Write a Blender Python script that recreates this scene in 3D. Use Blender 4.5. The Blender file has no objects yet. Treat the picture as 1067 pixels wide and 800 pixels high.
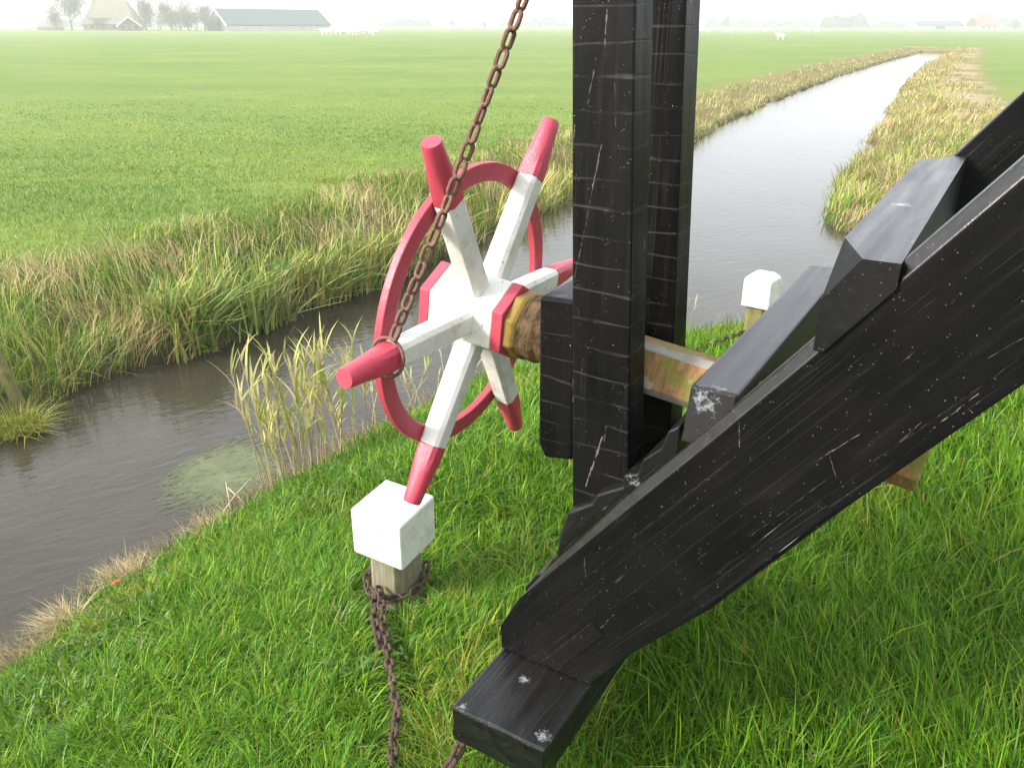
import bpy, bmesh, math, random
import numpy as np
from mathutils import Vector, Matrix

random.seed(7)
rng = np.random.default_rng(11)
S = bpy.context.scene
COL = S.collection
R = math.radians

# ------------------------------------------------------------------ camera
FPX, WPX, HPX = 850.0, 1067.0, 800.0
PITCH = math.atan((400 - 26.0) / FPX)
ROLL = R(0.12)
CAM = np.array([0.0, 0.0, 2.8])
cF = np.array([0, math.cos(PITCH), -math.sin(PITCH)])
cU = np.array([0, math.sin(PITCH), math.cos(PITCH)])
cR = np.array([1.0, 0, 0])
cR2 = cR * math.cos(ROLL) + cU * math.sin(ROLL)
cU2 = cU * math.cos(ROLL) - cR * math.sin(ROLL)
cam = bpy.data.cameras.new('camera')
cam.sensor_fit = 'HORIZONTAL'
cam.sensor_width = 36.0
cam.lens = 36.0 * FPX / WPX
cam.clip_start = 0.05
cam.clip_end = 6000
camo = bpy.data.objects.new('camera', cam)
COL.objects.link(camo)
M = Matrix.Identity(4)
for i, v in enumerate((cR2, cU2, -cF)):
    for j in range(3):
        M[j][i] = v[j]
M.translation = Vector(CAM)
camo.matrix_world = M
S.camera = camo

# ------------------------------------------------------------------ render
S.render.engine = 'CYCLES'
S.cycles.use_denoising = True
S.cycles.max_bounces = 8
S.cycles.transparent_max_bounces = 16
S.cycles.volume_bounces = 2
S.view_settings.view_transform = 'Standard'
S.view_settings.look = 'None'
S.view_settings.exposure = 2.22
S.view_settings.gamma = 1.0

SUN_EL, SUN_AZ = R(32), math.atan2(-0.30, -0.95)      # azimuth measured from +x
w = bpy.data.worlds.new('World')
S.world = w
w.use_nodes = True
nt = w.node_tree
bg = nt.nodes['Background']
sky = nt.nodes.new('ShaderNodeTexSky')
sky.sky_type = 'NISHITA'
sky.sun_disc = False
sky.sun_elevation = SUN_EL
sky.sun_rotation = math.pi / 2 - SUN_AZ
sky.air_density = 1.0
sky.dust_density = 6.0
sky.ozone_density = 1.0
hs = nt.nodes.new('ShaderNodeHueSaturation')
hs.inputs['Saturation'].default_value = 0.30
mx = nt.nodes.new('ShaderNodeMix')
mx.data_type = 'RGBA'
mx.inputs[0].default_value = 0.70
mx.inputs[7].default_value = (5.9, 6.2, 6.7, 1)       # thin even cloud layer
nt.links.new(sky.outputs[0], hs.inputs['Color'])
nt.links.new(hs.outputs[0], mx.inputs[6])
nt.links.new(mx.outputs[2], bg.inputs['Color'])
bg.inputs['Strength'].default_value = 0.078

sl = bpy.data.lights.new('sun', 'SUN')
sl.energy = 1.5
sl.angle = R(12)
sl.color = (1.0, 0.95, 0.86)
so = bpy.data.objects.new('sun', sl)
COL.objects.link(so)
sd_ = Vector((math.cos(SUN_AZ) * math.cos(SUN_EL), math.sin(SUN_AZ) * math.cos(SUN_EL), math.sin(SUN_EL)))
so.rotation_euler = sd_.to_track_quat('Z', 'Y').to_euler()

# ------------------------------------------------------------------ helpers
def tag(o, label=None, cat=None, group=None, kind=None):
    if label: o['label'] = label
    if cat: o['category'] = cat
    if group: o['group'] = group
    if kind: o['kind'] = kind
    return o

def empty(name, loc=(0, 0, 0), rz=0.0):
    o = bpy.data.objects.new(name, None)
    o.empty_display_size = 0.1
    COL.objects.link(o)
    o.location = loc
    o.rotation_euler = (0, 0, rz)
    return o

def obj(name, bm, mat, parent=None, smooth=False, bevel=0.0, segs=2):
    if isinstance(bm, bmesh.types.BMesh):
        bmesh.ops.recalc_face_normals(bm, faces=bm.faces)
        me = bpy.data.meshes.new(name)
        bm.to_mesh(me)
        bm.free()
    else:
        me = bm
    if not isinstance(mat, (list, tuple)):
        mat = [mat]
    me.materials.clear()
    for m in mat:
        me.materials.append(m)
    if smooth:
        for p in me.polygons: p.use_smooth = True
    o = bpy.data.objects.new(name, me)
    COL.objects.link(o)
    if parent: o.parent = parent
    if bevel:
        b = o.modifiers.new('bevel', 'BEVEL')
        b.width = bevel
        b.segments = segs
        b.limit_method = 'ANGLE'
        b.angle_limit = R(30)
    return o

def prism(bm, poly, t0, t1, axis='t'):
    """extrude an (s,z) outline along the t axis"""
    lo = [bm.verts.new((s, t0, z)) for s, z in poly]
    hi = [bm.verts.new((s, t1, z)) for s, z in poly]
    bm.faces.new(lo)
    bm.faces.new(hi[::-1])
    n = len(poly)
    for i in range(n):
        bm.faces.new((lo[i], hi[i], hi[(i + 1) % n], lo[(i + 1) % n]))

def box(bm, x0, x1, y0, y1, z0, z1):
    prism(bm, [(x0, z0), (x1, z0), (x1, z1), (x0, z1)], y0, y1)

def loft(bm, rings, cap=True):
    vs = [[bm.verts.new(p) for p in r] for r in rings]
    n = len(vs[0])
    for a, b in zip(vs[:-1], vs[1:]):
        for i in range(n):
            bm.faces.new((a[i], a[(i + 1) % n], b[(i + 1) % n], b[i]))
    if cap:
        bm.faces.new(vs[0][::-1])
        bm.faces.new(vs[-1])

def tube(bm, pts, rad, n=6, cap=True):
    pts = [Vector(p) for p in pts]
    rings = []
    for i, p in enumerate(pts):
        d = (pts[min(i + 1, len(pts) - 1)] - pts[max(i - 1, 0)]).normalized()
        u = d.orthogonal().normalized() if i == 0 else (rings_u - d * rings_u.dot(d)).normalized()
        rings_u = u
        v = d.cross(u)
        r = rad[i] if hasattr(rad, '__len__') else rad
        rings.append([p + (u * math.cos(2 * math.pi * k / n) + v * math.sin(2 * math.pi * k / n)) * r for k in range(n)])
    loft(bm, rings, cap)

# value noise -------------------------------------------------------
_tab = rng.random((256, 256))
def vnoise(x, y):
    x = np.asarray(x, float); y = np.asarray(y, float)
    xi = np.floor(x).astype(int); yi = np.floor(y).astype(int)
    fx = x - xi; fy = y - yi
    fx = fx * fx * (3 - 2 * fx); fy = fy * fy * (3 - 2 * fy)
    g = lambda a, b: _tab[a & 255, b & 255]
    return (g(xi, yi) * (1 - fx) + g(xi + 1, yi) * fx) * (1 - fy) + (g(xi, yi + 1) * (1 - fx) + g(xi + 1, yi + 1) * fx) * fy
def fbm(x, y, o=3):
    s = 0; a = .5
    for k in range(o):
        s = s + a * vnoise(np.asarray(x) * 2 ** k + 17 * k, np.asarray(y) * 2 ** k + 31 * k); a *= .5
    return s / (1 - .5 ** o)
def sstep(a, b, x):
    t = np.clip((x - a) / (b - a), 0, 1)
    return t * t * (3 - 2 * t)

# ------------------------------------------------------------------ materials
class NT:
    def __init__(self, name):
        self.m = bpy.data.materials.new(name)
        self.m.use_nodes = True
        self.t = self.m.node_tree
        self.b = self.t.nodes['Principled BSDF']
        self.out = self.t.nodes['Material Output']
    def n(self, kind, **kw):
        nd = self.t.nodes.new('ShaderNode' + kind)
        for k, v in kw.items():
            setattr(nd, k, v)
        return nd
    def l(self, a, b): self.t.links.new(a, b)
    def coord(self, scale=(1, 1, 1), rot=(0, 0, 0), out='Object'):
        tc = self.n('TexCoord'); mp = self.n('Mapping')
        mp.inputs['Scale'].default_value = scale
        mp.inputs['Rotation'].default_value = rot
        if any(rot):                      # rotate first, scale after
            mp.inputs['Scale'].default_value = (1, 1, 1)
            mp2 = self.n('Mapping'); mp2.inputs['Scale'].default_value = scale
            self.l(tc.outputs[out], mp.inputs[0]); self.l(mp.outputs[0], mp2.inputs[0])
            return mp2.outputs[0]
        self.l(tc.outputs[out], mp.inputs[0])
        return mp.outputs[0]
    def noise(self, vec, scale, detail=4, rough=.55, dist=0.0):
        nd = self.n('TexNoise')
        nd.inputs['Scale'].default_value = scale
        nd.inputs['Detail'].default_value = detail
        nd.inputs['Roughness'].default_value = rough
        nd.inputs['Distortion'].default_value = dist
        self.l(vec, nd.inputs['Vector'])
        return nd.outputs['Fac']
    def ramp(self, fac, stops):
        r = self.n('ValToRGB')
        e = r.color_ramp.elements
        while len(e) < len(stops): e.new(0.5)
        for k, (p, c) in enumerate(stops):
            e[k].position = p
            e[k].color = (c, c, c, 1) if not hasattr(c, '__len__') else (*c, 1)
        self.l(fac, r.inputs[0])
        return r.outputs[0]
    def mix(self, fac, a, b):
        m = self.n('Mix', data_type='RGBA')
        for s, v in ((m.inputs[0], fac), (m.inputs[6], a), (m.inputs[7], b)):
            if hasattr(v, 'is_output'): self.l(v, s)
            elif hasattr(v, '__len__'): s.default_value = (*v, 1)
            else: s.default_value = v
        return m.outputs[2]
    def math(self, op, a, b=0.0):
        m = self.n('Math', operation=op)
        for s, v in zip(m.inputs, (a, b)):
            if hasattr(v, 'is_output'): self.l(v, s)
            else: s.default_value = v
        return m.outputs[0]
    def bump(self, h, strength=.3, dist=.01, prev=None):
        b = self.n('Bump')
        b.inputs['Strength'].default_value = strength
        b.inputs['Distance'].default_value = dist
        self.l(h, b.inputs['Height'])
        if prev is not None: self.l(prev, b.inputs['Normal'])
        return b.outputs[0]
    def base(self, c):
        if hasattr(c, 'is_output'): self.l(c, self.b.inputs['Base Color'])
        else: self.b.inputs['Base Color'].default_value = (*c, 1)
    def rough(self, c):
        if hasattr(c, 'is_output'): self.l(c, self.b.inputs['Roughness'])
        else: self.b.inputs['Roughness'].default_value = c
    def normal(self, v): self.l(v, self.b.inputs['Normal'])

def tar(name, grain_rot=(0, 0, 0), cracks=0.0, patches=(), specks=1.0, scratch=1.0, marks=(), spec=.4, rgh=(.28, .50), worn_sheen=0.0, checks=1.0):
    """black tarred oak: grain along local z after grain_rot, pale scratches, droppings"""
    k = NT(name)
    g = k.coord((1, 1, .07), grain_rot)
    o = k.coord()
    grain = k.noise(g, 60, 5, .6)
    broad = k.noise(o, 5, 4)
    col = k.mix(k.ramp(broad, [(.3, 0), (.75, 1)]), (.0025, .0025, .0027), (.006, .0056, .0052))
    col = k.mix(k.ramp(grain, [(.55, 0), (.75, .5)]), col, (.016, .015, .0135))
    # long drying checks along the grain
    ln_ = k.noise(k.coord((1, 1, .012), grain_rot), 26, 2, .5)
    chk = k.ramp(ln_, [(.488, 0), (.497, 1), (.503, 1), (.512, 0)])
    chk = k.math('MULTIPLY', chk, k.ramp(k.noise(o, 6, 3), [(.42, 0), (.6, 1)]))
    col = k.mix(k.math('MULTIPLY', chk, .30 * checks), col, (.030, .029, .026))
    # old pale scratches along the grain
    g2 = k.coord((2.2, 2.2, .055), tuple(a + (.05 if a else 0) for a in grain_rot))
    s = k.ramp(k.noise(g2, 38, 3, .6), [(.735 - .012 * scratch, 0), (.76, 1)])
    s = k.math('MULTIPLY', k.math('MULTIPLY', s, min(1.0, scratch)), k.ramp(k.noise(o, 7, 2), [(.52, 0), (.6, 1)]))
    col = k.mix(s, col, (.42, .41, .37))
    if marks:                              # individual scrapes in the tar, given by their ends (s, z)
        sx = k.n('SeparateXYZ'); k.l(o, sx.inputs[0])
        cmb = k.n('CombineXYZ'); k.l(sx.outputs[0], cmb.inputs[0]); k.l(sx.outputs[2], cmb.inputs[1])
        brk = k.noise(o, 55, 4, .7)
        allm = None
        for (s0, z0), (s1, z1), wd_, st_ in marks:
            dx, dz_ = s1 - s0, z1 - z0; ln = math.hypot(dx, dz_)
            sub = k.n('VectorMath', operation='SUBTRACT'); k.l(cmb.outputs[0], sub.inputs[0]); sub.inputs[1].default_value = (s0, z0 - FRZ, 0)
            dt = k.n('VectorMath', operation='DOT_PRODUCT'); k.l(sub.outputs[0], dt.inputs[0]); dt.inputs[1].default_value = (dx / ln, dz_ / ln, 0)
            dn = k.n('VectorMath', operation='DOT_PRODUCT'); k.l(sub.outputs[0], dn.inputs[0]); dn.inputs[1].default_value = (-dz_ / ln, dx / ln, 0)
            ins = k.math('LESS_THAN', k.math('ABSOLUTE', k.math('SUBTRACT', dt.outputs['Value'], ln / 2)), ln / 2)
            wob = k.math('ADD', dn.outputs['Value'], k.math('MULTIPLY', k.math('SUBTRACT', k.noise(o, 30, 2), .5), .006))
            near = k.math('LESS_THAN', k.math('ABSOLUTE', wob), k.math('MULTIPLY', k.math('SUBTRACT', brk, .42), wd_ * 3.6))
            f = k.math('MULTIPLY', k.math('MULTIPLY', ins, near), st_ * .55)
            allm = f if allm is None else k.math('MAXIMUM', allm, f)
        col = k.mix(allm, col, (.24, .23, .20))
    # small white specks
    v = k.n('TexVoronoi'); v.inputs['Scale'].default_value = 42
    k.l(o, v.inputs['Vector'])
    sp = k.math('MULTIPLY', k.math('LESS_THAN', k.math('ADD', v.outputs['Distance'], k.math('MULTIPLY', k.noise(o, 160, 3, .8), .16)), .135),
                k.math('GREATER_THAN', k.noise(o, 13, 1), .66 - .03 * specks))
    col = k.mix(k.math('MULTIPLY', sp, k.noise(o, 70, 2)), col, (.62, .62, .60))
    fine = k.n('TexVoronoi'); fine.inputs['Scale'].default_value = 150
    k.l(o, fine.inputs['Vector'])
    fs = k.math('MULTIPLY', k.math('LESS_THAN', fine.outputs['Distance'], .16), k.math('GREATER_THAN', k.noise(o, 60, 2), .60))
    col = k.mix(k.math('MULTIPLY', fs, .5), col, (.25, .25, .24))
    h = k.math('ADD', k.math('MULTIPLY', grain, .6), k.math('MULTIPLY', k.noise(o, 90, 4), .5))
    nrm = k.bump(h, .22, .003)
    nrm = k.bump(k.math('MULTIPLY', chk, -checks), .35, .003, nrm)
    lumps = k.ramp(k.noise(o, 22, 3), [(.5, 0), (.75, 1)])
    nrm = k.bump(lumps, .06, .003, nrm)
    if cracks:
        wv = k.n('TexWave', wave_type='BANDS', bands_direction='Z', wave_profile='SAW')
        wv.inputs['Scale'].default_value = cracks
        wv.inputs['Distortion'].default_value = 2.6
        wv.inputs['Detail'].default_value = 3
        wv.inputs['Detail Scale'].default_value = 2.2
        k.l(k.coord((.22, .22, 1)), wv.inputs['Vector'])
        line = k.ramp(wv.outputs['Fac'], [(.0, 1), (.05, .9), (.10, 0)])
        line = k.math('MULTIPLY', line, k.ramp(k.noise(o, 6, 5, .7), [(.40, .04), (.62, .8)]))
        col = k.mix(k.math('MULTIPLY', line, .34), col, (.13, .127, .115))
        nrm = k.bump(k.math('MULTIPLY', line, -1.0), .3, .003, nrm)
    for (px, py, pz, pr, sc) in patches:
        tc = k.n('TexCoord'); d = k.n('VectorMath', operation='DISTANCE')
        k.l(tc.outputs['Object'], d.inputs[0]); d.inputs[1].default_value = (px, py, pz)
        f = k.math('SUBTRACT', 1.0, k.math('DIVIDE', d.outputs['Value'], pr))
        f = k.math('ADD', f, k.math('MULTIPLY', k.math('SUBTRACT', k.noise(o, sc, 5, .75), .55), 3.4))
        f = k.ramp(f, [(.28, 0), (.85, 1)])
        f = k.math('MULTIPLY', f, k.math('LESS_THAN', d.outputs['Value'], pr * 1.25))
        col = k.mix(k.math('MULTIPLY', f, .75), col, (.30, .31, .33))
        nrm = k.bump(f, .5, .003, nrm)
    k.base(col)
    if worn_sheen:                               # crazed, weathered coat, with sky reflection painted in as pale blue
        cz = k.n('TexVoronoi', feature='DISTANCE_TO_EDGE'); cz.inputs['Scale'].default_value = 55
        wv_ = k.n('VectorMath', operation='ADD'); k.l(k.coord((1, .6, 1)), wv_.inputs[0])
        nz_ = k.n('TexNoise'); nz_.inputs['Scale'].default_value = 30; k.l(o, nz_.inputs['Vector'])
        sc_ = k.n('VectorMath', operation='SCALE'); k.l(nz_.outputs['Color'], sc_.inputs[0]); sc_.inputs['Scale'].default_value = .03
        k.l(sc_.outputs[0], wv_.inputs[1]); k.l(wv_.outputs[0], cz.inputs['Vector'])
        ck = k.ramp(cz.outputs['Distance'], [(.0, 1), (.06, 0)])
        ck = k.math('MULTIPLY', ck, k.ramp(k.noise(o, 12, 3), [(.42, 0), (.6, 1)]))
        worn_sheen_col = k.mix(k.ramp(k.noise(o, 16, 5, .7), [(.3, 0), (.7, 1)]), (.115, .142, .19), (.20, .238, .305))
        col = k.mix(worn_sheen, col, worn_sheen_col)
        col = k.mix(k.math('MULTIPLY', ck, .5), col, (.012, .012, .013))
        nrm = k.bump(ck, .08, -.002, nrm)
    k.rough(k.ramp(k.noise(g, 30, 4), [(.3, rgh[0]), (.7, rgh[1])]))
    k.b.inputs['Specular IOR Level'].default_value = spec
    k.normal(nrm)
    return k.m

def paint(name, c, dirt=(.35, .33, .26), amount=.5, rough=.35):
    k = NT(name)
    o = k.coord()
    d = k.ramp(k.noise(o, 14, 5, .65), [(.48, 0), (.8, amount)])
    col = k.mix(d, c, dirt)
    sp = k.ramp(k.noise(o, 95, 3, .6), [(.67, 0), (.70, .75)])
    col = k.mix(sp, col, (dirt[0] * .4, dirt[1] * .4, dirt[2] * .3))
    k.base(col)
    k.rough(k.ramp(k.noise(o, 40, 3), [(.3, rough), (.7, rough + .15)]))
    k.normal(k.bump(k.math('ADD', k.noise(k.coord((1, 1, 1)), 25, 4), k.math('MULTIPLY', k.noise(o, 150, 3), .6)), .22, .006))
    return k.m

def rust(name, dark=(.10, .050, .032), light=(.25, .13, .08)):
    k = NT(name)
    o = k.coord(out='Generated')
    oi = k.n('ObjectInfo')
    va = k.n('VectorMath', operation='ADD')
    k.l(o, va.inputs[0]); 
    cb = k.n('CombineXYZ'); 
    for i in range(3): k.l(k.math('MULTIPLY', oi.outputs['Random'], 13.0 + i * 7), cb.inputs[i])
    k.l(cb.outputs[0], va.inputs[1])
    n1 = k.noise(va.outputs[0], 4, 5, .65)
    k.base(k.mix(k.ramp(n1, [(.35, 0), (.7, 1)]), dark, light))
    k.rough(.75)
    k.b.inputs['Metallic'].default_value = .15
    k.normal(k.bump(k.noise(va.outputs[0], 14, 4), .5, .01))
    return k.m

def plain(name, c, c2=None, scale=8, rough=.7, bump=0.0, spec=.3, out='Object'):
    k = NT(name)
    o = k.coord(out=out)
    n1 = k.noise(o, scale, 4)
    k.base(k.mix(k.ramp(n1, [(.35, 0), (.65, 1)]), c, c2 or tuple(v * .75 for v in c)))
    k.rough(rough)
    k.b.inputs['Specular IOR Level'].default_value = spec
    if bump: k.normal(k.bump(n1, bump, .02))
    return k.m

def leafmat(name, transl=.3, rough=.45):
    k = NT(name)
    at = k.n('Attribute', attribute_name='Col')
    k.base(at.outputs['Color'])
    k.rough(rough)
    k.b.inputs['Specular IOR Level'].default_value = .18
    tr = k.n('BsdfTranslucent')
    k.l(at.outputs['Color'], tr.inputs['Color'])
    ms = k.n('MixShader'); ms.inputs[0].default_value = transl
    k.l(k.b.outputs[0], ms.inputs[1]); k.l(tr.outputs[0], ms.inputs[2])
    k.l(ms.outputs[0], k.out.inputs['Surface'])
    return k.m

# ------------------------------------------------------------------ water outline and terrain
NEAR = [(-9.5, -12), (-5.2, -3.2), (-3.6, .4), (-2.43, 3.01), (-2.23, 3.54), (-2.06, 3.75), (-1.81, 4.13), (-1.58, 4.57), (-1.26, 5.16), (-.86, 5.75),
        (-.3, 6.35), (.3, 6.75), (1.0, 7.15), (1.79, 7.5), (2.6, 7.75), (3.6, 7.8), (6, 7.4), (12, 6.2), (24, 4.0)]
RIGHT = [(24, 7.5), (12, 9.6), (7, 10.9), (5.6, 11.4), (4.95, 11.9), (4.85, 12.4), (4.96, 13.0), (5.5, 14.1), (6.02, 15.16), (7.3, 18.0), (8.95, 20.6), (9.3, 22.3), (11.1, 25.8), (13.0, 29.0), (13.4, 30.6),
         (16.4, 36.8), (19.66, 43.75), (31, 66), (45.88, 93.3), (50, 101)]
FAR = [(47, 101.5), (40.86, 90.03), (31, 73), (20.63, 54.17), (14.5, 42.5), (9.99, 33.65), (7.0, 27.3), (4.53, 21.38), (2.6, 17.7), (.93, 14.22), (-.3, 11.8), (-1.52, 9.32), (-2.12, 8.42), (-2.66, 7.47),
       (-3.1, 6.95), (-3.43, 6.66), (-3.69, 6.0), (-3.82, 5.42), (-4.3, 4.2), (-6.2, .3), (-12.5, -12)]
POLY = np.array(NEAR + RIGHT + FAR)
SEGSIDE = np.array([0] * len(NEAR) + [1] * len(RIGHT) + [2] * len(FAR))

def shore(x, y):
    """signed distance to the water's edge (positive on land) and which bank is nearest"""
    x = np.asarray(x, float).ravel(); y = np.asarray(y, float).ravel()
    best = np.full(x.shape, 1e18); side = np.zeros(x.shape, int); inside = np.zeros(x.shape, bool)
    n = len(POLY)
    for i in range(n):
        ax, ay = POLY[i]; bx, by = POLY[(i + 1) % n]
        dx, dy = bx - ax, by - ay
        t = np.clip(((x - ax) * dx + (y - ay) * dy) / (dx * dx + dy * dy), 0, 1)
        d = (x - ax - t * dx) ** 2 + (y - ay - t * dy) ** 2
        m = d < best
        best[m] = d[m]; side[m] = SEGSIDE[i]
        c = ((ay > y) != (by > y)) & (x < (bx - ax) * (y - ay) / (by - ay + 1e-12) + ax)
        inside ^= c
    d = np.sqrt(best)
    wob = (vnoise(x * 2.3, y * 2.3) - .5) * .22 + (vnoise(x * .7 + 40, y * .7) - .5) * .25
    return np.where(inside, -d, d) + wob * np.where(side == 0, .8, 1.0), side

def ground_z(x, y, sd=None, side=None):
    x = np.asarray(x, float).ravel(); y = np.asarray(y, float).ravel()
    if sd is None: sd, side = shore(x, y)
    r2 = (x + 0.) ** 2 + (y - 1.5) ** 2
    top = .5 + .56 * np.exp(-r2 / 10.5 ** 2)
    zm = top * np.tanh(.44 * np.maximum(sd, 0))
    zf = .14 * sstep(0, .16, sd) + .36 * sstep(.1, 1.9, sd)
    z = np.where(side == 0, zm, zf)
    z = z + (fbm(x * 1.3, y * 1.3) - .5) * .09 * sstep(.2, 1.0, sd) * np.where(side == 0, .8, 1.2)
    z = np.where(sd < 0, np.maximum(-.6, sd * 1.1), z)
    return z

def axis(segs):
    out = []
    for a, b, st in segs:
        n = max(1, int(round((b - a) / st)))
        out += list(np.linspace(a, b, n, endpoint=False))
    return out
def grow(a, b, st, f=1.25):
    out = [a]
    while abs(out[-1] - a) < abs(b - a):
        out.append(out[-1] + math.copysign(st, b - a)); st *= f
    return out[1:]
xs = sorted(grow(-9, -2600, .3)) + axis([(-9, 9, .14), (9, 26, .28), (26, 54, .5)]) + [54] + grow(54, 2600, .7)
ys = sorted(grow(-3, -400, .4)) + axis([(-3, 20, .14), (20, 46, .28), (46, 106, .5)]) + [106] + grow(106, 3000, .8)
gx, gy = np.meshgrid(np.array(xs), np.array(ys))
sdg, sideg = shore(gx, gy)
gz = ground_z(gx, gy, sdg, sideg)
nx, ny = len(xs), len(ys)
idx = np.arange(nx * ny).reshape(ny, nx)
quads = np.stack([idx[:-1, :-1], idx[:-1, 1:], idx[1:, 1:], idx[1:, :-1]], -1).reshape(-1, 4)
me = bpy.data.meshes.new('ground')
me.vertices.add(nx * ny)
me.vertices.foreach_set('co', np.stack([gx.ravel(), gy.ravel(), gz], 1).astype(np.float32).ravel())
me.loops.add(quads.size)
me.loops.foreach_set('vertex_index', quads.ravel().astype(np.int32))
me.polygons.add(len(quads))
me.polygons.foreach_set('loop_start', np.arange(0, quads.size, 4, dtype=np.int32))
me.polygons.foreach_set('use_smooth', np.ones(len(quads), bool))
me.update(calc_edges=True)
zone = np.zeros((nx * ny, 4), np.float32)
strip = np.where(sideg == 2, 1 - sstep(1.6, 3.0, sdg), np.where(sideg == 1, 1 - sstep(2.6, 4.6, sdg), 1 - sstep(.1, .5, sdg)))
zone[:, 0] = strip                                   # rough margin
zone[:, 1] = (sideg == 0)                            # mown mound
zone[:, 2] = sdg < 0.02                              # mud
zone[:, 3] = 1
ca = me.color_attributes.new('Zone', 'FLOAT_COLOR', 'POINT')
ca.data.foreach_set('color', zone.ravel())

pth = (sideg == 1) * sstep(1.5, 2.2, sdg) * (1 - sstep(2.9, 3.8, sdg)) * sstep(.42, .58, fbm(gx.ravel() * .45, gy.ravel() * .45))
pa = me.attributes.new('Path', 'FLOAT', 'POINT')
pa.data.foreach_set('value', pth.astype(np.float32))
k = NT('ground')
pat = k.n('Attribute', attribute_name='Path')
att = k.n('Attribute', attribute_name='Zone')
sep = k.n('SeparateColor'); k.l(att.outputs['Color'], sep.inputs[0])
wc = k.coord()
big = k.noise(k.coord((.5, 1, 1)), .13, 7, .72)
mid = k.noise(wc, 1.1, 5, .6)
fin = k.noise(wc, 9, 5, .7)
field = k.mix(k.ramp(big, [(.35, 0), (.65, 1)]), (.098, .160, .038), (.170, .212, .050))
field = k.mix(k.ramp(mid, [(.4, 0), (.75, .6)]), field, (.10, .165, .042))
field = k.mix(k.ramp(fin, [(.45, 0), (.8, .5)]), field, (.18, .215, .075))
soil = k.mix(k.ramp(fin, [(.35, 0), (.65, 1)]), (.018, .026, .006), (.036, .054, .010))
rough_ = k.mix(k.ramp(mid, [(.35, 0), (.65, 1)]), (.05, .058, .018), (.085, .080, .035))
sy = k.n('SeparateXYZ'); k.l(wc, sy.inputs[0])
rough_ = k.mix(k.ramp(k.math('MULTIPLY', k.math('SUBTRACT', sy.outputs[1], 11.0), .07), [(0, 0), (1, 1)]), rough_, k.mix(fin, (.11, .12, .035), (.25, .20, .095)))
c = k.mix(sep.outputs[1], field, soil)
c = k.mix(sep.outputs[0], c, rough_)
c = k.mix(k.math('MULTIPLY', pat.outputs['Fac'], .75), c, k.mix(k.ramp(fin, [(.35, 0), (.65, 1)]), (.24, .18, .11), (.36, .29, .20)))
c = k.mix(sep.outputs[2], c, (.035, .028, .018))
k.base(c); k.rough(.95)
k.b.inputs['Specular IOR Level'].default_value = .1
k.normal(k.bump(fin, .6, .05))
GROUND = obj('ground', me, k.m)
tag(GROUND, kind='structure')

# water ------------------------------------------------------------
k = NT('water')
wv1 = k.noise(k.coord((1, 3.0, 1), (0, 0, R(-34))), 3.6, 3, .5, .6)
wv2 = k.noise(k.coord((1, 2.2, 1), (0, 0, R(-20))), 11, 2, .5, .3)
hh = k.math('ADD', wv1, k.math('MULTIPLY', wv2, .35))
k.base(k.mix(k.ramp(k.noise(k.coord(), .8, 3), [(.35, 0), (.7, 1)]), (.034, .030, .019), (.047, .043, .031)))
k.rough(.05)
k.b.inputs['IOR'].default_value = 1.33
k.normal(k.bump(hh, .11, .05))
bm = bmesh.new()
box(bm, -14, 56, -13, 112, -.5, 0.0)
for v in list(bm.verts): pass
tag(obj('water', bm, k.m), kind='structure')

# ------------------------------------------------------------------ grass
def blades(name, pos, L, wd, az, lean, droop, col, mat, segs=3, twist=None, taper=.75):
    N = len(pos)
    nv = 2 * segs + 1
    u = np.linspace(0, 1, segs + 1)
    d = np.stack([np.cos(az), np.sin(az), np.zeros(N)], 1)
    tw = az + math.pi / 2 + (rng.normal(0, .5, N) if twist is None else twist)
    sdv = np.stack([np.cos(tw), np.sin(tw), np.zeros(N)], 1)
    V = np.zeros((N, nv, 3), np.float32)
    for kk in range(segs + 1):
        uu = u[kk]
        c = pos + d * (L * lean * (.25 * uu + .75 * uu ** 2))[:, None]
        c[:, 2] += L * (uu - droop * uu ** 2.2) * np.sqrt(np.maximum(.15, 1 - .35 * lean ** 2))
        if kk < segs:
            hw = (wd * .5 * (1 - uu ** 2) ** taper * (.75 + .25 * min(1, uu * 4)))[:, None]
            V[:, 2 * kk] = c - sdv * hw
            V[:, 2 * kk + 1] = c + sdv * hw
        else:
            V[:, 2 * segs] = c
    pat = []
    starts = []; 
    for kk in range(segs - 1):
        starts.append(len(pat)); pat += [2 * kk, 2 * kk + 1, 2 * kk + 3, 2 * kk + 2]
    starts.append(len(pat)); pat += [2 * segs - 2, 2 * segs - 1, 2 * segs]
    pat = np.array(pat, np.int32); starts = np.array(starts, np.int32)
    lv = (pat[None] + (np.arange(N, dtype=np.int32) * nv)[:, None]).ravel()
    ls = (starts[None] + (np.arange(N, dtype=np.int32) * len(pat))[:, None]).ravel()
    me = bpy.data.meshes.new(name)
    me.vertices.add(N * nv); me.vertices.foreach_set('co', V.ravel())
    me.loops.add(len(lv)); me.loops.foreach_set('vertex_index', lv)
    me.polygons.add(len(ls)); me.polygons.foreach_set('loop_start', ls)
    me.polygons.foreach_set('use_smooth', np.ones(len(ls), bool))
    me.update(calc_edges=True)
    C4 = np.ones((N, nv, 4), np.float32)
    C4[:, :, :3] = col[:, None, :]
    at = me.color_attributes.new('Col', 'FLOAT_COLOR', 'POINT')
    at.data.foreach_set('color', C4.ravel())
    return obj(name, me, mat)

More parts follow.
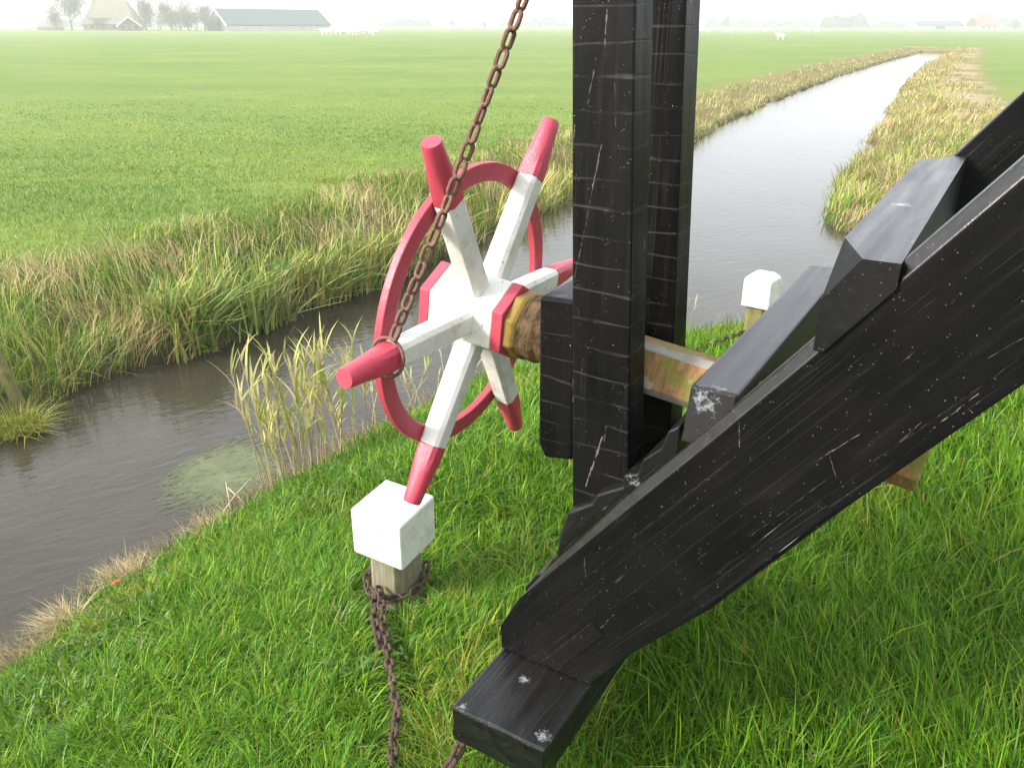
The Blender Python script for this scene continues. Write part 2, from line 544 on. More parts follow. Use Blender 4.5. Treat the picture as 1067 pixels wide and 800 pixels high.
def polar(N, r0, r1, p, a0=-40, a1=40):
    """random points in a wedge round the photographer, thinning out as r**-p"""
    q = 2 - p
    uu = rng.random(N)
    r = (r0 ** q + uu * (r1 ** q - r0 ** q)) ** (1 / q) if abs(q) > 1e-6 else r0 * (r1 / r0) ** uu
    a = R(90) - np.radians(a0 + rng.random(N) * (a1 - a0))
    return r * np.cos(a), r * np.sin(a), r

def pick(N, cols, wts):
    c = np.array(cols)[rng.choice(len(cols), N, p=np.array(wts) / sum(wts))]
    return c * (1 + rng.normal(0, .16, (N, 1))).clip(.5, 1.6) * (1 + rng.normal(0, .05, (N, 3)))

LEAF = leafmat('grass_blade', .24, .36)
DRY = leafmat('dry_grass', .22, .6)

# 1. lawn on the mound in front
x, y, r = polar(350000, .8, 11, 1.35, -47, 47)
sd, side = shore(x, y)
m = (side == 0) & (sd > .03)
TREAD = np.array([(-.51, 2.49), (-.475, 2.40), (-.45, 2.28), (-.405, 2.10), (-.365, 1.95), (-.345, 1.86), (-.345, 1.75), (-.325, 1.62), (-.33, 1.45)])
x, y, r, sd = x[m], y[m], r[m], sd[m]
N = len(x)
cx = np.floor(x / .11) + rng.random(N) * .01; cy = np.floor(y / .11)
# pull blades towards tuft centres
jx = (np.floor(x / .09) + _tab[(np.floor(x / .09).astype(int) * 7) & 255, (np.floor(y / .09).astype(int) * 13) & 255]) * .09
jy = (np.floor(y / .09) + _tab[(np.floor(x / .09).astype(int) * 5 + 3) & 255, (np.floor(y / .09).astype(int) * 11 + 9) & 255]) * .09
pull = .45 * rng.random(N)
ox, oy = x - jx, y - jy
x = x - ox * pull; y = y - oy * pull
hz = fbm(x * 1.6 + 9, y * 1.6)
L = (.065 + .115 * hz + .06 * rng.random(N)) * (1 + .5 * (rng.random(N) < .08)) * (.6 + .4 * sstep(.0, .5, sd))
flow = fbm(x * .8 + 3, y * .8 + 5, 2) * 9.0
az = np.where(rng.random(N) < .6, np.arctan2(oy, ox) + rng.normal(0, .6, N), flow + rng.normal(0, .7, N))
lean = np.abs(rng.normal(.45, .3, N)).clip(.05, 1.2)
td = np.full(N, 9.0)                       # flattened under the chain and close to the bollard
for (ax0, ay0), (bx0, by0) in zip(TREAD[:-1], TREAD[1:]):
    ddx, ddy = bx0 - ax0, by0 - ay0
    tq = np.clip(((x - ax0) * ddx + (y - ay0) * ddy) / (ddx * ddx + ddy * ddy), 0, 1)
    td = np.minimum(td, np.hypot(x - ax0 - tq * ddx, y - ay0 - tq * ddy))
flat = np.minimum(sstep(.02, .10, td), sstep(.10, .24, np.hypot(x + .447, y - 2.60)))
L = L * (.30 + .70 * flat)
mat_ = 1 - sstep(-.6, .9, x)               # shorter and more matted towards the water
L = L * (1 - .30 * mat_)
lean = lean * (1 + .55 * mat_)
yel = fbm(x * 1.1 + 50, y * 1.1)
col = pick(N, [(.082, .200, .010), (.122, .260, .013), (.040, .120, .008), (.21, .32, .020), (.075, .175, .020)], [4, 4, 2.2, 1.8, 1.4])
ym = rng.random(N) < (.03 + .30 * sstep(.54, .72, yel))
col[ym] = pick(ym.sum(), [(.27, .27, .035), (.33, .27, .09)], [4, 1.5])
pos = np.stack([x, y, ground_z(x, y) - .008], 1)
wd = (.0032 + .0028 * rng.random(N)) * np.maximum(1, r / 3.2)
tag(blades('lawn_grass', pos, L, wd, az, lean, .25 * rng.random(N) + .1 * lean, col, LEAF, 3), 'short rich green grass on the mound under the timber frame', 'grass', kind='stuff')

# broad leaved weeds and dead leaves in the lawn
x, y, r = polar(3600, 1.0, 7, 1.3, -47, 47)
sd, side = shore(x, y)
m = (side == 0) & (sd > .3) & (fbm(x * 1.7 + 31, y * 1.7 + 3) > .56)
x, y = x[m], y[m]
x = np.repeat(x, 5) + rng.normal(0, .012, 5 * len(x)); y = np.repeat(y, 5) + rng.normal(0, .012, 5 * len(y)); N = len(x)
pos = np.stack([x, y, ground_z(x, y) + .03], 1)
tag(blades('lawn_weeds', pos, .022 + .030 * rng.random(N), .007 + .007 * rng.random(N), rng.random(N) * 6.28, .9 + .5 * rng.random(N), .15 + .2 * rng.random(N),
           pick(N, [(.085, .16, .045), (.11, .19, .06), (.10, .15, .03), (.30, .25, .10)], [4, 3, 2, .35]), LEAF, 3, twist=None, taper=.45), 'low broad leaved weeds growing among the lawn grass', 'weeds', kind='stuff')

# 2. pasture beyond the water and right
x, y, r = polar(360000, 8, 40, 1.9, -40, 40)
sd, side = shore(x, y)
m = (side > 0) & (sd > np.where(side == 2, 1.5, 2.6)) & (rng.random(len(x)) > sstep(14, 38, r))
x, y, r, side = x[m], y[m], r[m], side[m]
N = len(x)
pos = np.stack([x, y, ground_z(x, y) - .01], 1)
patch = fbm(x * .16, y * .45, 4)
L = (.035 + .05 * rng.random(N)) * (.6 + .8 * patch) * (1 - .3 * sstep(10, 30, r[:N]))
col = pick(N, [(.195, .275, .030), (.25, .315, .036), (.155, .23, .032), (.30, .29, .08)], [4, 4, 2, 1.2])
mm = rng.random(N) < sstep(.45, .62, patch) * .8
col[mm] = pick(mm.sum(), [(.11, .21, .032), (.14, .235, .038)], [1, 1])
tag(blades('pasture_grass', pos, L, .005 * np.maximum(1, r / 7), rng.random(N) * 6.28, np.abs(rng.normal(.4, .3, N)), .15 + 0 * L, col, LEAF, 2),
    'bright green pasture grass spreading to the horizon', 'grass', kind='stuff')

# 3. tall rough grass on the opposite bank
def rough_bank(name, N0, r0, r1, p, a0, a1, sid, d0, d1, hs, label, reddish=0.0):
    x, y, r = polar(N0, r0, r1, p, a0, a1)
    sd, side = shore(x, y)
    m = (side == sid) & (sd > d0) & (sd < d1 * (1 - .35 * sstep(14, 40, r)) + (fbm(x * .9, y * .9) - .5) * 3.2)
    if sid == 1:                          # trodden path along the bank
        onp = sstep(1.5, 2.2, sd) * (1 - sstep(2.9, 3.8, sd)) * sstep(.42, .58, fbm(x * .45, y * .45))
        m &= rng.random(len(x)) > onp * .6
    x, y, r, sd = x[m], y[m], r[m], sd[m]
    m = (np.hypot(x + 3.72, y - 5.50) > .34)
    x, y, r, sd = x[m], y[m], r[m], sd[m]
    N = len(x)
    cl = fbm(x * 2.2 + 20, y * 2.2 + 7)
    fall = 1 - .62 * sstep(d1 * .45, d1, sd)
    L = hs * (.15 + 1.5 * cl) * (.6 + .6 * rng.random(N)) * fall
    pos = np.stack([x, y, ground_z(x, y) - .01], 1)
    col = pick(N, [(.12, .235, .020), (.20, .29, .030), (.34, .31, .09), (.46, .40, .19), (.07, .165, .018)], [3.2, 3.0, 2.6 + reddish, 2.0, 2.2])
    dry = rng.random(N) < np.maximum(sstep(.43, .60, fbm(x * 1.3 + 77, y * 1.3)) * .72, .6 * sstep(10, 26, r))
    L = L * (1 - .5 * sstep(14, 35, r))
    col[dry] = pick(dry.sum(), [(.40, .33, .15), (.50, .42, .22), (.32, .22, .11)], [3, 2, 1 + 3 * reddish])
    az = fbm(x * .9, y * .9 + 60, 2) * 10 + rng.normal(0, .9, N)
    lean = np.abs(rng.normal(.55, .35, N)).clip(.05, 1.5)
    wd = (.0060 + .005 * rng.random(N)) * np.maximum(1, r / 8) ** .65
    tag(blades(name, pos, L, wd, az, lean, .3 * rng.random(N) + .12 * lean, col, DRY, 3), label, 'grass', kind='stuff')
rough_bank('bank_grass', 270000, 5, 150, 1.75, -42, 30, 2, -.06, 2.6, .42, 'tall tangled green and straw coloured grass on the opposite bank')
rough_bank('canal_margin_grass', 170000, 9, 150, 1.8, 5, 40, 1, -.06, 4.0, .44, 'dry yellowing rough grass on the right hand canal bank', .8)

# 4. iris leaves at the foot of the opposite bank
N = 2600
i0 = rng.random(N)
ax_, ay_ = np.array([-3.1, -2.66, -2.12, -1.52, -.3, 1.2]), np.array([6.85, 7.4, 8.38, 9.3, 11.7, 14.6])
tt = i0 ** 1.3 * 4.99
ii = tt.astype(int); ff = tt - ii
x = ax_[ii] * (1 - ff) + ax_[ii + 1] * ff; y = ay_[ii] * (1 - ff) + ay_[ii + 1] * ff
cl = np.round(rng.random(N) * 60) / 60
off = -.05 + np.abs(rng.normal(0, .30, N))
x += -.87 * off + rng.normal(0, .05, N); y += .48 * off + rng.normal(0, .05, N)
keep = vnoise(x * 2.2, y * 2.2 + 9) > .30 + .25 * rng.random(N)
x, y, off = x[keep], y[keep], off[keep]; N = len(x)
pos = np.stack([x, y, np.maximum(-.02, ground_z(x, y)) - .01], 1)
yl = sstep(.35, .75, (y - 6.8) / 4 + rng.normal(0, .25, N))
col = pick(N, [(.21, .32, .10), (.16, .27, .06), (.28, .36, .09)], [2, 2, 2])
ym = rng.random(N) < .34 + .45 * yl
col[ym] = pick(ym.sum(), [(.42, .38, .10), (.36, .33, .12), (.30, .32, .08)], [2, 2, 1])
tag(blades('iris_leaves', pos, .32 + .34 * rng.random(N), .017 + .012 * rng.random(N), R(-28) + rng.normal(0, .9, N), np.abs(rng.normal(.48, .34, N)),
           .12 * rng.random(N) + .05, col, DRY, 4, taper=.5), 'sword shaped green and yellow iris leaves along the opposite water edge', 'iris leaves', kind='stuff')

# 5. dry fringe along the near waterline
x, y, r = polar(110000, 2.6, 12, 1.5, -50, 30)
sd, side = shore(x, y)
m = (side == 0) & (sd > -.02) & (sd < .08 + .22 * vnoise(x * 3, y * 3 + 5))
x, y = x[m], y[m]; N = len(x)
pos = np.stack([x, y, np.maximum(ground_z(x, y), 0) - .005], 1)
col = pick(N, [(.36, .29, .16), (.25, .18, .10), (.15, .10, .06), (.20, .24, .05)], [3, 3, 2.6, 1.2])
tag(blades('dry_fringe', pos, .06 + .13 * rng.random(N), .0040 + 0 * x, R(155) + rng.normal(0, .8, N), np.abs(rng.normal(.9, .35, N)), .35 * rng.random(N), col, DRY, 3),
    'matted dead grass fringe at the near water edge', 'dead grass', kind='stuff')

# ------------------------------------------------------------------ structure frame
P0 = np.array([-.08108, 2.05464, 2.10637])
HX, HY = .8577, -.5142
FRZ = .95
FRANG = math.atan2(HY, HX)
def W(s, t, z):
    return Vector((P0[0] + HX * s - HY * t, P0[1] + HY * s + HX * t, z - .004))
def fr_root(name):
    return empty(name, (P0[0], P0[1], FRZ - .004), FRANG)
def dz(poly): return [(s, z - FRZ) for s, z in poly]

brace_rot = (0, math.atan2(1, 1.33), 0)
MK_A = [((1.094, 2.156), (1.156, 2.248), .0016, .8), ((.924, 2.054), (.99, 2.129), .0016, .8), ((1.145, 2.30), (1.197, 2.354), .001, .5), ((.942, 2.08), (.965, 2.029), .0012, .5),
        ((.772, 2.096), (.780, 2.043), .002, .7), ((1.083, 2.176), (1.053, 2.126), .0012, .5), ((.493, 1.452), (.539, 1.53), .0016, .6), ((.345, 1.292), (.49, 1.49), .0009, .45), ((.374, 1.265), (.52, 1.46), .0016, .7),
        ((.573, 1.758), (.763, 2.008), .0008, .35), ((.821, 1.846), (.946, 2.019), .0008, .4), ((.669, 1.691), (.756, 1.798), .0007, .3), ((.60, 1.90), (.97, 2.39), .0008, .25), ((1.02, 2.08), (1.2, 2.32), .0007, .3), ((.455, 1.66), (.462, 1.60), .002, .5)]
MK_P = [((.408, 2.831), (.404, 2.75), .0024, .8), ((.388, 2.746), (.373, 2.657), .0018, .6), ((.408, 2.585), (.358, 2.30), .0022, .55), ((.444, 1.934), (.406, 1.79), .0040, .8), ((.347, 2.619), (.339, 2.523), .0022, .6),
        ((.453, 1.997), (.449, 1.923), .002, .5), ((.362, 2.06), (.363, 1.975), .0035, .7), ((.43, 2.70), (.437, 2.62), .0012, .5), ((.275, 2.02), (.282, 1.95), .002, .6)]
T_BRACE = tar('tarred_brace', (0, R(-37), 0), 0, scratch=.25, marks=MK_A, spec=.13, rgh=(.36, .52))
T_STRIP = tar('tarred_strip', (0, R(-37), 0), 0, spec=.16, rgh=(.38, .55))
T_POST = tar('tarred_post', (0, 0, 0), 5.0, scratch=1.3, marks=MK_P, spec=.15, rgh=(.30, .48))
T_POST2 = tar('tarred_rear_post', (0, 0, 0), 5.6, scratch=1.0, spec=.15, rgh=(.30, .48))
T_SOLE = tar('tarred_sole', (0, R(-37), 0), 0, [(.545, -.20, 1.86 - FRZ, .030, 60)])
T_FOOT = tar('tarred_foot', (R(90), 0, 0), 0, spec=.6, rgh=(.25, .5), patches= [(.335, -.335, 1.28 - FRZ, .022, 70), (.462, -.47, 1.28 - FRZ, .030, 90), (.25, -.49, 1.28 - FRZ, .018, 90)], specks=2.2)
T_CROSS = tar('tarred_cross_beam', (R(90), 0, 0), 0, [(.675, -.20, 2.085 - FRZ, .055, 55)], specks=.3, checks=0.0, spec=.25, rgh=(.5, .6))
T_WORN_SHEEN = tar('worn_sheen_tar', (R(90), 0, 0), 0, [(.685, -.19, 2.075 - FRZ, .075, 42), (.93, .25, 2.447 - FRZ, .05, 40)], specks=.2, checks=0.0, spec=.6, rgh=(.25, .42), worn_sheen=.9)  # weathered tar whose pale blue also stands in for sky sheen

def wear_sheen_top(o, lim=.35):  # upward faces get the weathered tar with sky sheen in its colour
    o.data.materials.append(T_WORN_SHEEN)
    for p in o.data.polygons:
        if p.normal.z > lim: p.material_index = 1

F = fr_root('timber_frame')
tag(F, 'black tarred timber frame with two posts and steep braces behind the wheel', 'timber frame')

# near brace
A_OUT = [(.226, 1.285), (.221, 1.357), (.276, 1.464), (.331, 1.55), (.522, 1.818), (.70, 2.045), (.883, 2.285), (1.138, 2.625), (1.7, 3.372), (2.6, 4.57),
         (2.6, 4.17), (1.7, 2.94), (1.214, 2.277), (.988, 1.968), (.761, 1.637), (.594, 1.439), (.486, 1.285)]
bm = bmesh.new(); prism(bm, dz(A_OUT), -.270, -.2135)
bmesh.ops.recalc_face_normals(bm, faces=bm.faces)
ed = [e for e in bm.edges if all(abs(v.co.y + .270) < 1e-4 for v in e.verts) and min(v.co.x for v in e.verts) > .32 and all(abs(v.co.z + FRZ - (1.55 + 1.333 * (v.co.x - .331))) < .06 for v in e.verts)]
bmesh.ops.bevel(bm, geom=ed, offset=.021, segments=1, affect='EDGES')
brace = obj('brace', bm, T_BRACE, F, bevel=.003, segs=2)
wear_sheen_top(brace)
# strip let into its lower edge, and the strap above the foot
def along(p0, p1, w0, w1):
    d = np.array([p1[0] - p0[0], p1[1] - p0[1]]); d /= np.hypot(*d); n = np.array([-d[1], d[0]])
    return [tuple(np.array(p0) + n * w0), tuple(np.array(p1) + n * w0), tuple(np.array(p1) + n * w1), tuple(np.array(p0) + n * w1)]
bm = bmesh.new(); prism(bm, dz(along((.752, 1.632), (.975, 1.957), .004, .037)), -.2735, -.2695)
obj('edge_strip', bm, T_STRIP, brace, bevel=.0015)
bm = bmesh.new(); prism(bm, dz(along((.375, 1.30), (.505, 1.47), -.018, .018)), -.2740, -.2695)
strap = obj('strap', bm, T_STRIP, brace, bevel=.0015)
# sole block the posts stand in
bm = bmesh.new()
prism(bm, dz([(.255, 1.40), (.30, 1.500), (.338, 1.575), (.352, 1.590), (.358, 1.65), (.378, 1.728), (.44, 1.772), (.452, 1.80), (.515, 1.842), (.585, 1.935), (.607, 1.965), (.625, 1.93), (.625, 1.62), (.56, 1.46), (.45, 1.30), (.27, 1.30)]), -.212, .20)
obj('sole_block', bm, T_SOLE, F, bevel=.006, segs=2)

# packing block between the post foot, the brace and the cross beam
bm = bmesh.new()
prism(bm, dz([(.516, 1.80), (.516, 1.872), (.548, 1.885), (.560, 1.925), (.598, 1.965), (.612, 2.010), (.637, 2.030), (.637, 1.78), (.56, 1.70)]), -.2125, -.088)
obj('packing_block', bm, T_SOLE, F, bevel=.005)
bm = bmesh.new()
prism(bm, dz([(.262, 1.425), (.262, 1.46), (.296, 1.515), (.322, 1.528), (.322, 1.425)]), -.2115, -.12)
obj('packing_block', bm, T_SOLE, F, bevel=.005)

# foot beam
bm = bmesh.new(); box(bm, .226, .486, -.505, .42, 1.175 - FRZ, 1.283 - FRZ)
bmesh.ops.subdivide_edges(bm, edges=bm.edges, cuts=3, use_grid_fill=True)
for v in bm.verts:
    v.co += Vector((random.gauss(0, .0012), random.gauss(0, .0012), random.gauss(0, .0012)))
obj('foot_beam', bm, T_FOOT, F, bevel=.006)

# posts
for (t0, t1, zb, lean) in ((-.175, -.085, 1.66, .0), (.095, .188, 1.72, .0)):
    bm = bmesh.new()
    zt = 3.75
    sl_, sr_ = lambda z: .372 - .040 * (z - 1.74) / 1.1, lambda z: .512 - .048 * (z - 1.84)/1.0
    prism(bm, dz([(sl_(zb), zb), (sr_(zb), zb), (sr_(2.85), 2.85), (sr_(zt), zt), (sl_(zt), zt), (sl_(2.85), 2.85)]), t0, t1)
    obj('post', bm, T_POST if t0 < 0 else T_POST2, F, bevel=.004, segs=2)

# bearing block on the posts' outer side
bm = bmesh.new(); prism(bm, dz([(.244, 1.835), (.262, 1.80), (.342, 1.815), (.336, 2.228), (.240, 2.224)]), -.120, .15)
obj('bearing_block', bm, T_POST2, F, bevel=.009, segs=3)

# lower cross beam
bm = bmesh.new(); box(bm, .640, .742, -.212, .93, 1.96 - FRZ, 2.110 - FRZ)
for v in bm.verts:
    if v.co.y < -.2 and v.co.z > 2.05 - FRZ: v.co.y += .035
    elif v.co.y < -.2: v.co.z += .03
wear_sheen_top(obj('cross_beam', bm, T_CROSS, F, bevel=.006), .3)
# upper cross beam: nose lies on the brace, corner cut away
def cutnose(bm):
    p = Vector((.943, -.276, 2.447 - FRZ)); q = Vector((.887, -.130, 2.447 - FRZ)); r_ = Vector((.889, -.276, 2.368 - FRZ))
    nrm = (q - p).cross(r_ - p).normalized()
    if nrm.x > 0: nrm = -nrm
    res = bmesh.ops.bisect_plane(bm, geom=bm.verts[:] + bm.edges[:] + bm.faces[:], plane_co=p, plane_no=nrm, clear_outer=True)
    ed = [e for e in res['geom_cut'] if isinstance(e, bmesh.types.BMEdge)]
    if ed: bmesh.ops.holes_fill(bm, edges=bm.edges)
bm = bmesh.new()
pr = dz([(.888, 2.272), (.905, 2.272), (1.003, 2.404), (1.003, 2.447), (.888, 2.447)])
prism(bm, pr, -.276, -.2120)
cutnose(bm)
b2 = bmesh.new()
vs = []
for s, t_end in ((.888, .99), (1.003, 1.13)):
    vs.append((s, t_end))
poly = [(.888, -.2120), (1.003, -.2120), (1.003, 1.13), (.962, 1.10), (.93, 1.03), (.888, .99)]
lo = [b2.verts.new((s, t, 2.26 - FRZ)) for s, t in poly]; hi = [b2.verts.new((s, t, 2.447 - FRZ)) for s, t in poly]
b2.faces.new(lo[::-1]); b2.faces.new(hi)
for i in range(len(poly)):
    b2.faces.new((lo[i], lo[(i + 1) % len(poly)], hi[(i + 1) % len(poly)], hi[i]))
cutnose(b2)
tmp = bpy.data.meshes.new('tmp'); b2.to_mesh(tmp); bm.from_mesh(tmp); b2.free(); bpy.data.meshes.remove(tmp)
wear_sheen_top(obj('cross_beam', bm, T_CROSS, F), .9)
# rear brace rising from the upper cross beam
bm = bmesh.new(); prism(bm, dz([(.955, 2.43), (.985, 2.47), (1.11, 2.637), (1.7, 3.42), (2.6, 4.61), (2.6, 4.2), (1.7, 2.98), (1.20, 2.30), (.955, 2.24)]), 1.132, 1.19)
wear_sheen_top(obj('brace', bm, T_STRIP, F, bevel=.005))

# ------------------------------------------------------------------ winding wheel
WHITE = paint('white_paint', (.68, .67, .61), (.33, .31, .20), .75)
RED = paint('red_paint', (.47, .050, .080), (.42, .08, .10), .5, .35)
RED2 = paint('red_rim_paint', (.40, .045, .070), (.34, .06, .075), .5, .4)
YEL = paint('yellow_paint', (.26, .17, .025), (.07, .045, .02), .95, .55)
RUST = rust('rusty_iron')
RUSTW = rust('flaking_rusty_iron', (.03, .018, .010), (.26, .15, .06))
RUSTD = rust('dark_rusty_iron', (.026, .016, .012), (.12, .062, .042))
k = NT('lichened_wood')
o_ = k.coord()
gr = k.noise(k.coord((14, 14, 1.2)), 6, 5)
cc = k.mix(k.ramp(gr, [(.35, 0), (.7, 1)]), (.17, .085, .03), (.34, .19, .075))
cc = k.mix(k.ramp(k.noise(o_, 9, 4), [(.47, 0), (.56, .9)]), cc, (.17, .165, .022))
cc = k.mix(k.ramp(k.noise(o_, 17, 5), [(.60, 0), (.68, .7)]), cc, (.33, .30, .24))
k.base(cc); k.rough(.8); k.normal(k.bump(k.math('ADD', gr, k.noise(o_, 60, 4)), .5, .006))
LICH = k.m
LICHG = paint('grey_weathered_edge', (.23, .22, .19), (.13, .10, .045), 1.0, .8)

TILT = R(6.2757)
WHL = empty('winding_wheel', tuple(P0))
# local x = T (wheel plane), y = axis pointing away from the mill, z = up in the wheel plane
ax_a = Vector((-.85253614, .51110932, .10931329)); ax_T = Vector((.51419069, .85767589, 0)); ax_E = Vector((.09375537, -.05620787, .99400735))
mw = Matrix.Identity(4)
for i, v in enumerate((ax_T, ax_a, ax_E)):
    for j in range(3): mw[j][i] = v[j]
mw.translation = Vector(P0)
WHL.matrix_world = mw
tag(WHL, 'red and white six spoked winding wheel on a lichened axle through the black frame', 'wheel')

def octring(rho, y, n, ph=0.0):
    return [(rho * math.cos(ph + 2 * math.pi * i / n), y, rho * math.sin(ph + 2 * math.pi * i / n)) for i in range(n)]
bm = bmesh.new(); loft(bm, [octring(.105, -.086, 6, R(30)), octring(.105, .107, 6, R(30))])
obj('hub', bm, WHITE, WHL, bevel=.003)
for y0, y1 in ((-.117, -.0865), (.1075, .138)):
    bm = bmesh.new(); loft(bm, [octring(.105, y0, 6, R(30)), octring(.105, y1, 6, R(30))])
    obj('hub_band', bm, RED, WHL, bevel=.003)
bm = bmesh.new(); loft(bm, [octring(.083, -.150, 8, R(22.5)), octring(.090, -.140, 8, R(22.5)), octring(.090, -.1175, 8, R(22.5))])
obj('collar', bm, YEL, WHL, bevel=.003)
bm = bmesh.new(); loft(bm, [octring(.066, -.245, 20), octring(.080, -.225, 20), octring(.078, -.205, 20), octring(.086, -.19, 20), octring(.083, -.165, 20), octring(.088, -.155, 20), octring(.080, -.1505, 20)])
obj('iron_ring', bm, RUSTW, WHL, smooth=False, bevel=.002)
def chsq(h_, c_, y, ph):
    pts = [(h_, -h_ + c_), (h_, h_ - c_), (h_ - c_, h_), (-h_ + c_, h_), (-h_, h_ - c_), (-h_, -h_ + c_), (-h_ + c_, -h_), (h_ - c_, -h_)]
    return [(a * math.cos(ph) - b * math.sin(ph), y, a * math.sin(ph) + b * math.cos(ph)) for a, b in pts]
bm = bmesh.new()
loft(bm, [chsq(.074, .030, -1.105, R(-16)), chsq(.074, .030, -.98, R(-16)), chsq(.060, .017, -.93, R(-16)), chsq(.060, .017, -.76, R(-16)), chsq(.045, .02, -.755, R(-16)),
          chsq(.045, .02, -.65, R(-16)), chsq(.060, .017, -.645, R(-16)), chsq(.061, .016, -.45, R(-16)), chsq(.061, .017, -.246, R(-16))])
axl = obj('axle', bm, [LICH, LICHG], WHL, bevel=.002, segs=1)
for p in axl.data.polygons:
    q_ = Matrix.Rotation(R(-16), 3, 'Y') @ p.normal
    if min(abs(q_.x), abs(q_.z)) > .45 and p.center.y > -.9: p.material_index = 1
PH = R(-.43)
def spoke_ring(r_, h, rnd):
    """16-point cross-section, square (rnd 0) to round (rnd 1), half-size h, in the local spoke frame"""
    out = []
    for i in range(16):
        a = 2 * math.pi * (i + .5) / 16
        c_, s_ = math.cos(a), math.sin(a)
        q = 1 / max(abs(c_), abs(s_))
        f_ = q * (1 - rnd) + rnd
        f_ = min(f_, 1.33)
        out.append((c_ * f_ * h, s_ * f_ * h))
    return [(r_, u_, v_) for u_, v_ in out]
for kk in range(6):
    th = PH + kk * math.pi / 3
    rt = Matrix.Rotation(-th, 4, 'Y')
    bm = bmesh.new()
    loft(bm, [spoke_ring(.075, .0325, 0), spoke_ring(.20, .0315, 0), spoke_ring(.376, .030, 0)])
    bmesh.ops.transform(bm, matrix=rt, verts=bm.verts)
    sp = obj('spoke', bm, WHITE, WHL, bevel=.0015, segs=1)
    bm = bmesh.new()
    loft(bm, [spoke_ring(.3765, .0305, 0), spoke_ring(.41, .0300, .12), spoke_ring(.45, .0285, .45), spoke_ring(.49, .0265, .85), spoke_ring(.532, .0245, 1), spoke_ring(.538, .0225, 1)])
    bmesh.ops.transform(bm, matrix=rt, verts=bm.verts)
    obj('grip', bm, RED, sp, smooth=True)
    for p in bpy.data.objects[sp.children[0].name].data.polygons: p.use_smooth = True
    if hasattr(sp.children[0].data, 'set_sharp_from_angle'): sp.children[0].data.set_sharp_from_angle(angle=R(38))
bm = bmesh.new()
nseg = 96
prof = [(.334, .0305), (.381, .0305), (.381, .052), (.334, .052)]
rings = [[(r_ * math.cos(a), y_, r_ * math.sin(a)) for r_, y_ in prof] for a in np.linspace(0, 2 * math.pi, nseg, endpoint=False)]
vs = [[bm.verts.new(p) for p in rg] for rg in rings]
for i in range(nseg):
    a, b = vs[i], vs[(i + 1) % nseg]
    for j in range(4):
        bm.faces.new((a[j], a[(j + 1) % 4], b[(j + 1) % 4], b[j]))
obj('rim', bm, RED2, WHL, bevel=.003)

# ------------------------------------------------------------------ chains
def link_mesh(name, L_, W_, wr, n=20, m_=8):
    bm = bmesh.new()
    pts = []
    hw = W_ / 2 - wr; hl = L_ / 2 - wr - hw
    for i in range(n):
        a = 2 * math.pi * i / n
        pts.append(Vector((math.cos(a) * hw, 0, math.sin(a) * hw + (hl if math.sin(a) > 0 else -hl if math.sin(a) < 0 else 0))))
    rg = []
    for i, p in enumerate(pts):
        d = (pts[(i + 1) % n] - pts[i - 1]).normalized()
        u_ = Vector((0, 1, 0)); v_ = d.cross(u_)
        rg.append([bm.verts.new(p + (u_ * math.cos(2 * math.pi * j / m_) + v_ * math.sin(2 * math.pi * j / m_)) * wr) for j in range(m_)])
    for i in range(n):
        for j in range(m_):
            bm.faces.new((rg[i][j], rg[i][(j + 1) % m_], rg[(i + 1) % n][(j + 1) % m_], rg[(i + 1) % n][j]))
    bmesh.ops.recalc_face_normals(bm, faces=bm.faces)
    me = bpy.data.meshes.new(name); bm.to_mesh(me); bm.free()
    for p in me.polygons: p.use_smooth = True
    return me

def resample(pts, step):
    pts = [Vector(p) for p in pts]
    out = [pts[0].copy()]; need = step; i = 0; cur = pts[0].copy()
    while i < len(pts) - 1:
        d = (pts[i + 1] - cur).length
        if d >= need:
            cur = cur + (pts[i + 1] - cur).normalized() * need; out.append(cur.copy()); need = step
        else:
            need -= d; cur = pts[i + 1].copy(); i += 1
    return out

def chain(root, pts, me, pitch, mat, wob=.12, roll0=0.0, part='link'):
    ps = resample(pts, pitch)
    up0 = None
    for i in range(len(ps) - 1):
        c_ = (ps[i] + ps[i + 1]) / 2
        d = (ps[i + 1] - ps[i]).normalized()
        u_ = d.cross(Vector((0, 0, 1)))
        u_ = u_.normalized() if u_.length > 1e-3 else Vector((1, 0, 0))
        v_ = d.cross(u_)
        a = roll0 + (i % 2) * math.pi / 2 + random.gauss(0, wob)
        x_ = u_ * math.cos(a) + v_ * math.sin(a)
        y_ = d.cross(x_)
        mm_ = Matrix.Identity(4)
        for j, q in enumerate((x_, y_, d)):
            for l_ in range(3): mm_[l_][j] = q[l_]
        mm_.translation = c_ - Vector(root.location)
        o = bpy.data.objects.new(part, me)
        COL.objects.link(o); o.parent = root
        o.matrix_local = mm_
    return root

LK = link_mesh('chain_link', .047, .030, .0050); LK.materials.append(RUST)
LKD = link_mesh('dark_chain_link', .054, .036, .0066); LKD.materials.append(RUSTD)
# chain from the frame down to a ring on the left spoke
th = PH + math.pi
sp_pt = lambda r_, y_=0., dv=0.: mw @ Vector((r_ * math.cos(th) - dv * math.sin(th), y_, r_ * math.sin(th) + dv * math.cos(th)))
C0 = sp_pt(.392, -.0, -.052)
def ray_at(x, y, depth):
    v = cF + cR2 * (x - 533.5) / FPX + cU2 * (400 - y) / FPX
    return Vector(CAM + v * depth)
C0 = sp_pt(.392, -.012, -.046)
C1 = Vector((.0223, 1.72, 3.03))           # replaced below by the hook line
C1 = ray_at(545, 0, 1.60)
ctop = C0 + (C1 - C0) * 1.42
HC = empty('hanging_chain', tuple(C0))
tag(HC, 'thin rusty chain hanging taut from above down to a ring round the left spoke', 'chain')
chain(HC, [C0, C0 + (C1 - C0) * .5 + Vector((0, 0, -.012)), C1, ctop], LK, .0385, RUST, .16, .5)
